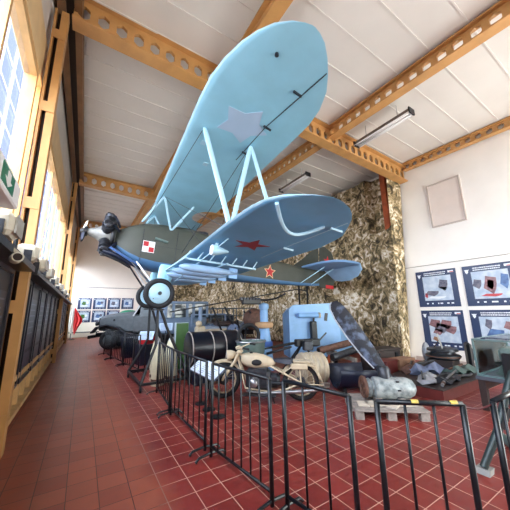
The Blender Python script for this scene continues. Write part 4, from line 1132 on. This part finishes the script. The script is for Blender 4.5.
for i, (x, y, a, lab) in enumerate(((5.98, 2.72, .2, 'bent steel tube lying along the plinth front edge'), (6.8, 2.72, -.1, 'long thin steel tube lying before the twisted wing panel'), (6.2, 3.15, .9, 'short steel tube leaning between the aluminium plates'), (7.0, 3.2, .5, 'oily steel tube lying behind the greenish panel'))):
    debris('steel_tube', lab, 'pipe', x, y, a, [('tube', MB().tube([(-.3, 0, .03), (-.1, .02, .05), (.15, 0, .03), (.34, .05, .035)], .028, 8), DSTEEL if i % 2 else STEEL), ('collar', MB().lathe([(-.03, .035), (.03, .035)], (-.2, .01, .04), (1, .1, .1), 10), RUST)], .2)
# belt of cartridges
bt = thing('cartridge_belt', 'belt of dull cartridges laid across the middle of the plinth', 'ammunition', (6.35, 3.1, .2), -.25)
for k in range(22):
    MB().lathe([(0, .014), (.10, .014), (.125, .008), (.16, .006), (.17, 0)], (-.42+k*.04, -.08+.03*math.sin(k*.6), .018), (.1, 1, 0), 8).build('cartridge', mat('cartridge_brass', (120, 104, 84), .4, .5, .2, 10), bt)
for (x, y, z, s, a, m, lab) in ((6.05, 3.98, .2, (.5, .3, .26), .1, PLINTH, 'dark red box at the net end of the plinth'), (6.7, 3.98, .2, (.55, .3, .24), -.1, CARD, 'brown cardboard box beside the dark red box on the plinth'), (7.62, 3.45, .2, (.62, .5, .2), .15, DARKB, 'dark box under the round stack on the plinth')):
    t = thing('box', lab, 'box', (x, y, z), a)
    MB().bb(-s[0]/2, s[0]/2, -s[1]/2, s[1]/2, 0, s[2]*.8).build('body', m, t)
    MB().bb(-s[0]/2-.01, s[0]/2+.01, -s[1]/2-.01, s[1]/2+.01, s[2]*.8, s[2]).build('lid', m, t)
t = thing('round_casing', 'dark round steel casing stacked behind the scrap plates', 'casing', (7.62, 3.45, .4))
MB().lathe([(0, .30), (.04, .36), (.10, .36), (.13, .26), (.17, .26), (.19, .33), (.24, .33), (.27, .2), (.27, 0)], (0, 0, 0), (0, 0, 1), 26).build('body', DSTEEL, t)
MB().torus((0, 0, .07), (0, 0, 1), .36, .015, 28, 6).build('band', RUST, t)
t = thing('picture_frame', 'small grey framed photograph on top of the round casing', 'picture', (7.57, 3.42, .67), math.radians(24))
rot = M4.Rotation(math.radians(-12), 3, 'X')
f = MB()
for c0, s in (((0, 0, .02), (.36, .03, .05)), ((0, 0, .30), (.36, .03, .05)), ((-.16, 0, .16), (.05, .03, .24)), ((.16, 0, .16), (.05, .03, .24))): f.box(rot @ V(c0)+V((0, 0, .0)), s, rot)
f.build('frame', mat('frame_grey', (164, 164, 160), .5), t)
MB().box(rot @ V((0, .005, .16)), (.28, .01, .24), rot).build('photograph', PDARK, t)
MB().bar((0, .03, .2), (0, .16, 0), .02).build('easel_back', DARKB, t)
t = thing('oval_instrument', 'black oval framed instrument with pale dial beside the casing', 'instrument', (7.75, 2.95, .2), math.radians(30))
MB().bb(-.2, .2, -.05, .05, 0, .62, .08).build('case', BLACKM, t)
MB().lathe([(0, .15), (.02, .15), (.03, .12)], (0, -.05, .36), (0, -1, 0), 22).build('bezel', DSTEEL, t)
MB().lathe([(0.01, .11), (.022, .11), (.022, 0)], (0, -.05, .36), (0, -1, 0), 22).build('dial', mat('dial_pale', (188, 198, 214), .4, 0, .2, 12), t)
t = thing('white_cowl', 'pale rounded cowling leaning behind the oval instrument', 'cowling', (7.95, 4.0, .2), .4)
MB().ball((0, 0, .26), .26, 16, 10, (.7, .4, 1)).build('shell', pale, t)

# ---------------------------------------------------------------- glass showcase on a table
t = thing('showcase_table', 'dark brown table carrying the glass showcase', 'table', (6.28, 1.72, 0))
MB().bb(-.72, .9, -.36, .36, .46, .52, .01).build('tabletop', mat('table_grey', (84, 92, 104), .4), t)
for x in (-.64, .82):
    for y in (-.3, .3): MB().bb(x-.045, x+.045, y-.045, y+.045, 0, .46).build('leg', DARKB, t)
MB().bb(-.6, .8, .28, .32, .3, .44).bb(-.6, .8, -.32, -.28, .3, .44).build('apron', DARKB, t)
s = thing('glass_showcase', 'glass showcase with finds inside on the brown table', 'showcase', (6.28, 1.72, .52))
fr = MB()
for x in (-.68, .86):
    for y in (-.33, .33): fr.bb(x-.012, x+.012, y-.012, y+.012, 0, .58)
for z in (.012, .568):
    for y in (-.33, .33): fr.bb(-.68, .86, y-.012, y+.012, z-.012, z+.012)
    for x in (-.68, .86): fr.bb(x-.012, x+.012, -.33, .33, z-.012, z+.012)
fr.build('frame', mat('showcase_frame', (120, 150, 152), .3, .4), s)
MB().bb(-.67, .85, -.333, -.328, .02, .56).build('pane', GLASS, s)
MB().bb(-.67, .85, .328, .333, .02, .56).build('pane', GLASS, s)
MB().bb(-.683, -.678, -.32, .32, .02, .56).build('pane', GLASS, s)
MB().bb(.858, .863, -.32, .32, .02, .56).build('pane', GLASS, s)
MB().bb(-.67, .85, -.32, .32, .572, .577).build('pane', GLASS, s)
def found(name, lab, x, y, parts):
    t = thing(name, lab, 'exhibit', (6.28+x, 1.72+y, .525))
    for nm, mb, m in parts: mb.build(nm, m, t)
found('helmet', 'grey steel helmet inside the glass showcase', -.25, .02, [('shell', MB().lathe([(0, .17), (.02, .165), (.10, .14), (.17, .09), (.20, 0)], (0, 0, 0), (0, 0, 1), 20), GRGREEN), ('brim', MB().lathe([(0, .165), (.0, .20), (.012, .20), (.015, .165)], (0, 0, 0), (0, 0, 1), 20), GRGREEN)])
found('canteen', 'dark canteen standing behind the helmet in the showcase', .1, .15, [('flask', MB().ball((0, 0, .14), .13, 14, 10, (1, .5, 1)), DSTEEL), ('cap', MB().lathe([(.26, .03), (.31, .03), (.31, 0)], (0, 0, 0), (0, 0, 1), 10), BLACKM)])
found('model_base', 'white card lying in the showcase front', -.05, -.2, [('card', MB().bb(-.28, .28, -.09, .09, 0, .02), PINKW), ('text_lines', MB().bb(-.22, .2, -.03, -.02, .02, .022).bb(-.22, .12, .02, .03, .02, .022), MATS['print_grey'])])
found('map_case', 'pale leather map case leaning in the showcase', .45, .1, [('body', MB().bb(-.2, .2, -.05, .05, 0, .3, .02), PPALE), ('flap', MB().bb(-.2, .2, -.065, -.05, .15, .3, .005), GREYBL)])

# ---------------------------------------------------------------- gun carriage trail by the right edge
t = thing('gun_carriage', 'dark green gun carriage leg resting on the tiles before the showcase', 'gun', (4.02, 1.12, 0))
MB().tube([(-.50, .26, .05), (-.30, .16, .36), (-.12, .06, .78), (.02, .0, 1.02)], [.034, .038, .038, .034], 12).build('trail_leg', mat('carriage_green', (46, 60, 60), .4, .2, .15, 8), t)
MB().prism([(-.55, .2, 0), (-.44, .2, 0), (-.44, .32, 0), (-.55, .32, 0)], (.03, 0, .045)).build('spade', mat('spade_grey', (150, 150, 146), .6, .2), t)
MB().bar((-.28, .15, .40), (-.18, .09, .58), .09, .05).build('clamp', BLACKM, t)
MB().bb(-.06, .12, -.1, .1, .05, 1.12, .02).build('upright', BLACKM, t)
MB().tube([(.03, 0, .05), (.6, -.4, .03)], .05, 10).tube([(.03, 0, .05), (.55, .45, .05)], .05, 10).build('trail_leg', GRGREEN, t)
MB().bb(-.05, .5, -.12, .12, 1.0, 1.16, .03).build('cradle', GRGREEN, t)

# ================================================================= POSTERS
def poster(name, x0, y0, z0, w, h, axis, lab, pics, seed, grp):
    """axis 'x': hangs on the right wall facing -x; axis 'y': on the far wall facing -y"""
    r = random.Random(seed)
    if axis == 'x': t = thing(name, lab, 'poster', (x0, y0, z0), -PI/2, grp)      # local x -> -y world
    else: t = thing(name, lab, 'poster', (x0, y0, z0), 0, grp)
    # local: x to the viewer's right, y into the wall, z up
    MB().bb(0, w, -.02, 0, 0, h).build('panel', PNAVY, t)
    e = MB()
    ex_, ez_ = w*.09, h*.86
    e.bb(ex_-.03*w, ex_+.03*w, -.024, -.02, ez_-.03*h, ez_+.045*h)
    e.prism([(ex_-.055*w, -.024, ez_+.05*h), (ex_-.03*w, -.024, ez_+.01*h), (ex_-.03*w, -.024, ez_+.04*h)], (0, .004, 0))
    e.prism([(ex_+.055*w, -.024, ez_+.05*h), (ex_+.03*w, -.024, ez_+.04*h), (ex_+.03*w, -.024, ez_+.01*h)], (0, .004, 0))
    e.prism([(ex_-.02*w, -.024, ez_-.03*h), (ex_, -.024, ez_-.065*h), (ex_+.02*w, -.024, ez_-.03*h)], (0, .004, 0))
    e.build('emblem', PINKW, t)
    x = MB()
    for row in range(2):
        u = .22*w
        while u < .74*w:
            l = (.012+r.random()*.03)*w; x.bb(u, u+l, -.023, -.02, h*(.92-.05*row), h*(.945-.05*row)); u += l+.008*w
    x.build('heading_text', PINKW, t)
    fl_ = MB(); fl_.bb(.82*w, .95*w, -.023, -.02, h*.90, h*.955); fl_.m = 1; fl_.bb(.865*w, .95*w, -.0235, -.02, h*.905, h*.925)
    fl_.build('flag_badge', [PINKW, PRED], t)
    ph = MB().bb(.17*w, .87*w, -.024, -.02, h*.17, h*.84).build('photograph', PPALE, t)
    for (u, v, a, b, m) in pics:
        n = 9; oc = [(.17*w+.7*w*(u+a*math.cos(2*PI*k/n)*(1 if k % 2 else .72)), -.027, h*.17+.67*h*(v+b*math.sin(2*PI*k/n)*(1 if k % 2 else .75))) for k in range(n)]
        MB().prism(oc, (0, .003, 0)).build('pictured_shape', m, ph)
    for u in (.2, .33, .48, .54, .7, .80): MB().bb(u*w, u*w+(.03+.04*r.random())*w, -.023, -.02, h*.075, h*.11).build('footer_mark', PINKW, t)
    return t
XW = XR-.0
poster('poster', XW, 4.67, 1.66, 1.15, 1.13, 'x', 'poster with a grey aircraft drawing and red mark, upper row beside the net', [(.72, .62, .2, .26, PDARK), (.3, .3, .3, .12, PDARK), (.08, .22, .07, .12, PRED), (.66, .45, .3, .1, PPALE), (.45, .12, .4, .06, PINKW)], 1, 'posters on the white wall')
poster('poster', XW, 3.35, 1.66, 1.15, 1.13, 'x', 'poster with a red brown building scene, upper row above the showcase', [(.5, .5, .22, .36, PBROWN), (.5, .5, .12, .2, PRED), (.14, .55, .16, .2, PDARK), (.88, .6, .14, .3, PBLU), (.5, .12, .34, .06, PRED)], 2, 'posters on the white wall')
poster('poster', XW, 4.66, .42, 1.15, 1.13, 'x', 'poster with a heap of brown shells, lower row beside the net', [(.22, .72, .24, .2, PBROWN), (.42, .55, .26, .22, PDARK), (.6, .7, .24, .2, PBROWN), (.75, .5, .22, .18, PBROWN), (.3, .4, .2, .14, PBROWN), (.18, .12, .12, .1, CARD)], 3, 'posters on the white wall')
poster('poster', XW, 3.35, .42, 1.15, 1.13, 'x', 'poster with a blue ship crane picture, lower row behind the showcase', [(.4, .42, .28, .2, PBLU), (.25, .75, .12, .2, PDARK), (.8, .7, .2, .18, PBROWN), (.75, .2, .25, .1, PINKW)], 4, 'posters on the white wall')
k = 0
ftxt = ['poster first from the window wall, upper row on the end wall', 'poster second from the window wall, upper row on the end wall', 'poster third from the window wall, upper row on the end wall', 'poster fourth from the window wall, upper row on the end wall',
        'poster first from the window wall, lower row on the end wall', 'poster second from the window wall, lower row on the end wall', 'poster third from the window wall, lower row on the end wall']
for row, (z0, n) in enumerate(((1.93, 4), (1.02, 3))):
    for i in range(n):
        m1, m2 = ((LEAFG, PINKW), (PBLU, PDARK), (PDARK, PINKW), (PBLU, PINKW))[i]
        poster('poster', -.36+i*.93, Y1, z0, .84, .82, 'y', ftxt[k], [(.4, .5, .3, .3, m1), (.7, .6, .2, .2, m2), (.5, .2, .4, .1, PINKW)], 10+k, 'posters on the end wall'); k += 1

# ================================================================= WINDOW WALL FITTINGS
# cable ledge
t = thing('cable_tray', 'dark cable tray running below the windows carrying the floodlight boxes', 'tray', (-.72, 0, 2.14))
for ya, yb in ((.6, 4.42), (4.68, 11.66), (11.94, 18.86)):
    MB().bb(-.17, .14, ya, yb, 0, .04).bb(.12, .14, ya, yb, .04, .07).build('tray', DSTEEL, t)
# display boards
bn = ['first', 'second', 'third', 'fourth', 'fifth', 'sixth', 'seventh', 'eighth', 'ninth', 'tenth', 'eleventh', 'twelfth', 'thirteenth']
def dboard(y, lab, w=1.0):
    t = thing('display_board', lab, 'board', (-.80, y, .52), 0, 'black display boards under the windows')
    MB().bb(-.02, .02, 0, w, 0, 1.62).build('panel', BOARD, t)
    MB().bb(.02, .045, 0, .05, 0, 1.62).bb(.02, .045, w-.05, w, 0, 1.62).bb(.02, .045, .05, w-.05, 1.57, 1.62).bb(.02, .045, .05, w-.05, 0, .05).build('frame', mat('board_edge', (52, 52, 60), .3, .3), t)
    MB().bb(.02, .024, .12, w-.12, .5, 1.35).build('print', BPRINT, t)
    MB().bb(.024, .026, .15, w*.8, .2, .44).build('photograph', BPRINT, t)
    q = MB()
    for r in range(6): q.bb(.024, .026, .2, w-.2-.1*(r % 2), 1.25-r*.1, 1.27-r*.1)
    q.build('text_lines', mat('board_text', (110, 116, 130), .4), t)
    for yb_ in (.1, w-.16): MB().bb(-.10, -.02, yb_, yb_+.06, .7, .76).build('wall_bracket', TAND, t)
dboard(3.35, 'black display board under the exit sign before the near steel column')
dboard(2.2, 'black display board at the near end below the exit sign')
y = 4.75
for i in range(13):
    if abs(y+.5-11.8) < .65: y = 12.0
    if abs(y+.5-19) < .65: y = 19.2
    dboard(y, 'black display board under the windows, %s beyond the near column' % bn[i]); y += 1.18
    if y > 19.2: break
# lamp boxes standing on the tray
lb0 = None
lt_ = ['beige floodlight box nearest the exit sign', 'beige floodlight box just beyond the near column', 'third beige floodlight box along the cable tray', 'fourth beige floodlight box along the cable tray', 'fifth beige floodlight box along the cable tray', 'sixth beige floodlight box along the cable tray', 'seventh beige floodlight box along the cable tray', 'eighth beige floodlight box along the cable tray']
for i, (yy, sc) in enumerate(((3.05, 1.25), (4.35, 1), (5.3, 1), (6.3, 1), (7.7, 1), (9.5, 1), (11.6, 1), (13.8, 1))):
    if lb0 is None:
        lb0 = thing('floodlight', lt_[0], 'lamp', (-.66, yy, 2.18), 0, 'floodlights on the cable tray')
        hb = MB().bb(-.12, .10, -.16, .16, .08, .28, .04).build('housing', CREAM, lb0)
        MB().bb(.10, .115, -.13, .13, .10, .26).build('lens', mat('flood_lens', (176, 172, 160), .2), lb0)
        MB().bb(-.04, .04, -.18, -.165, .0, .2).bb(-.04, .04, .165, .18, .0, .2).bb(-.04, .04, -.18, .18, 0, .015).build('bracket', DSTEEL, lb0)
    else: dup(lb0, (-.66, yy, 2.18), (-.1, .12, -.05)[i % 3], lt_[i])
t = thing('camera_tube', 'short beige tube camera fixed below the floodlight nearest the exit sign', 'camera', (-.55, 3.12, 2.10), 0)
MB().lathe([(-.12, .035), (-.11, .046), (.08, .046), (.09, .04)], (0, 0, 0), (.25, -1, -.05), 18).build('tube', CREAM, t)
MB().lathe([(.085, .036), (.092, .032), (.092, 0)], (0, 0, 0), (.25, -1, -.05), 16).build('lens', DASH, t)
MB().bar((0, .02, .05), (-.06, .02, .10), .03).build('mount', CREAM, t)
t = thing('aerial_post', 'short black aerial standing on the tray by the near column', 'aerial', (-.70, 3.8, 2.18))
MB().tube([(0, 0, 0), (0, 0, .34)], .022, 8).build('mast', BLACKM, t)
MB().bb(-.04, .04, -.04, .04, 0, .03).build('base', BLACKM, t)
# exit sign
t = thing('exit_sign', 'white box sign with white arrow down on a green field', 'sign', (-.60, 2.2, 2.46))
MB().bb(-.09, .05, -.16, .66, .0, .20, .012).build('housing', WPAINT, t)
g = MB().bb(.05, .054, .07, .42, .03, .165).build('green_field', SIGNG, t)
MB().bb(.054, .057, .20, .29, .09, .15).prism([(.054, .14, .092), (.054, .35, .092), (.054, .245, .04)], (.003, 0, 0)).build('arrow', WPAINT, g)
MB().bar((-.05, .1, 0), (-.05, .1, -.28), .03).bar((-.05, .5, 0), (-.05, .5, -.28), .03).build('bracket', DSTEEL, t)

# ================================================================= FAR END
# dark grey truck
hd = math.atan2(.45, -.9)
t = thing('truck', 'dark grey military truck with long bonnet beside the walkway', 'truck', (2.85, 14.3, 0), hd)
# local +x forward
MB().bb(-1.9, 2.3, -.42, .42, .55, .72).build('chassis', BLACKM, t)
rg = []
for (x, hw, zb, zt) in ((.55, .58, .8, 1.72), (1.2, .52, .8, 1.66), (1.9, .46, .8, 1.58), (2.15, .42, .82, 1.50), (2.2, .36, .86, 1.44)):
    rg.append([V((x, -hw, zb)), V((x, hw, zb)), V((x, hw, zt-.16)), V((x, hw*.7, zt-.03)), V((x, 0, zt)), V((x, -hw*.7, zt-.03)), V((x, -hw, zt-.16))])
bn_ = MB().loft(rg, smooth=False).build('bonnet', GREYB, t)
MB().bb(2.19, 2.24, -.34, .34, .86, 1.40).build('radiator_grille', BLACKM, t)
for s in (-1, 1):
    MB().loft([[V((x, s*.46, z)), V((x, s*.86, z)), V((x, s*.86, z-.05)), V((x, s*.46, z-.05))] for x, z in ((2.35, .78), (2.15, 1.02), (1.7, 1.12), (1.2, 1.0), (.8, .7), (.3, .6))], smooth=False).build('fender', mat('fender_dark', (44, 48, 56), .45, .1), t)
    MB().lathe([(-.08, .08), (0, .11), (.03, .1)], (2.26, s*.5, 1.15), (1, 0, 0), 16).build('headlight', BLACKM, t)
    for x in (1.6, -1.2): wheel_at(t, x, s*.66, .42, .22)
    MB().lathe([(-.03, .05), (.0, .05)], (1.5, s*.5, 1.3), (0, s, 0), 12).build('bonnet_catch', BLACKM, t)
cb = MB().bb(-.75, .55, -.8, .8, .72, 1.5, .06).build('cab', GREYB, t)
q = MB()
for y in (-.76, 0, .76): q.bar((.55, y, 1.48), (.25, y, 2.05), .06)
q.bar((.25, -.78, 2.05), (.25, .78, 2.05), .06).bar((.55, -.78, 1.5), (.55, .78, 1.5), .06)
q.build('windscreen_frame', mat('frame_pale', (196, 198, 200), .45), cb)
MB().prism([(.53, -.74, 1.52), (.53, .74, 1.52), (.27, .74, 2.03), (.27, -.74, 2.03)], (-.006, 0, 0)).build('windscreen', GLASS, cb)
rg = []
for (x, hw, zt) in ((.25, .80, 2.08), (-.3, .84, 2.18), (-1.2, .84, 2.16), (-1.85, .8, 2.0)):
    rg.append([V((x, -hw, 1.45)), V((x, hw, 1.45)), V((x, hw, zt-.25)), V((x, hw*.6, zt-.04)), V((x, -hw*.6, zt-.04)), V((x, -hw, zt-.25))])
MB().loft(rg, smooth=False).build('canvas_hood', mat('hood_grey', (112, 120, 124), .7, 0, .12, 5), t)
MB().bb(-1.9, -.75, -.8, .8, .72, 1.5, .04).build('rear_body', GREYB, t)
MB().bb(2.36, 2.46, -.85, .85, .5, .64, .02).build('bumper', BLACKM, t)
for s in (-.7, .7): MB().bar((2.36, s*.6, .57), (2.1, s*.6, .62), .06).build('bumper_iron', BLACKM, t)

# green box of tarpaulin behind the truck
t = thing('tarpaulin_pile', 'green tarpaulin heap seen over the truck bonnet', 'tarpaulin', (2.3, 17.6, 0))
MB().bb(-.6, .6, -.4, .4, 0, 1.5, .1).build('crate', GREYB, t)
MB().ball((0, 0, 1.55), .5, 14, 8, (1.1, .8, .5)).build('cover', mat('tarp_green', (46, 140, 104), .6, 0, .1, 5), t)
# flag on a stand
t = thing('flag', 'red flag with a white glare edge drooping from a white pole at the far end', 'flag', (-.38, 21.3, 0))
MB().tube([(-.1, 0, 0.02), (-.1, 0, 2.15)], .022, 10).build('pole', WPAINT, t)
MB().lathe([(0, .2), (.03, .2), (.06, .05)], (-.1, 0, 0), (0, 0, 1), 20).build('base', BLACKM, t)
def cloth(outline, depth, nm, m):
    rg = []
    for (z, xa, xb) in outline:
        rg.append([V((xa+(xb-xa)*k/10, depth*math.sin(k*1.5+z*.8)*(k/10), z-.04*(k/10))) for k in range(11)])
    o = MB().loft(rg, closed=False, caps=False).build(nm, m, t); md = o.modifiers.new('t', 'SOLIDIFY'); md.thickness = .008
cloth([(2.05, -.09, -.07), (1.7, -.09, .16), (1.35, -.09, .40), (1.1, -.09, .38), (.75, -.06, .2), (.4, .0, .06), (.3, .02, .03)], .08, 'red_cloth', CLOTHR)
cloth([(2.0, -.24, -.11), (1.6, -.32, -.11), (1.0, -.34, -.11), (.6, -.28, -.11), (.42, -.2, -.11)], .05, 'white_glare_cloth', GLAREW)  # glare along the flag's left edge, put in as a white strip
# bench at the far end wall
t = thing('low_bench', 'low grey bench against the end wall behind the flag', 'bench', (.2, 22.6, 0))
MB().bb(-.9, .9, -.18, .18, .34, .40).build('seat', GREYB, t)
for x in (-.75, .75): MB().bb(x-.04, x+.04, -.15, .15, 0, .34).build('leg', BLACKM, t)

# ================================================================= LIGHT AND CAMERA
wd = bpy.data.worlds.new('sky'); scene.world = wd; wd.use_nodes = True
nt = wd.node_tree; bg = nt.nodes['Background']
bg.inputs[0].default_value = (.94, 1.0, .97, 1); bg.inputs[1].default_value = SKY
def portal(loc, rot, sx, sy):
    l = bpy.data.lights.new('window_portal', 'AREA'); l.shape = 'RECTANGLE'; l.size = sx; l.size_y = sy
    l.cycles.is_portal = True
    o = bpy.data.objects.new('window_portal', l); col.objects.link(o); o.location = loc; o.rotation_euler = rot
portal((XL-.18, 10.2, 3.72), (0, -PI/2, 0), 2.6, 25.6)
portal((XL-.16, 21.65, 1.2), (0, -PI/2, 0), 2.3, 2.6)
portal((7.3, Y0-.22, 1.7), (PI/2, 0, 0), 4.2, 3.4)

cam = bpy.data.cameras.new('camera'); cam.lens = 268/510*36; cam.sensor_width = 36; cam.clip_start = .05
co = bpy.data.objects.new('camera', cam); col.objects.link(co)
P, Yw, R = math.radians(11.9), math.radians(32.3), math.radians(-.85)
fwd = V((math.sin(Yw)*math.cos(P), math.cos(Yw)*math.cos(P), math.sin(P)))
rt = V((math.cos(Yw), -math.sin(Yw), 0)); upv = rt.cross(fwd)
# roll: image right axis tilts
c_, s_ = math.cos(R), math.sin(R)
xr = rt*c_+upv*s_; ur = -rt*s_+upv*c_
m3 = M4((xr, ur, -fwd)).transposed().to_4x4(); m3.translation = V((0, 0, 1.6))
co.matrix_world = m3
scene.camera = co
vs = scene.view_settings
vs.view_transform = 'Standard'; vs.look = 'None'; vs.gamma = 1; vs.use_curve_mapping = False; vs.exposure = EXPO
scene.cycles.max_bounces = 10; scene.cycles.diffuse_bounces = 6; scene.cycles.transparent_max_bounces = 12
scene.cycles.sample_clamp_indirect = 8
scene.cycles.use_denoising = True
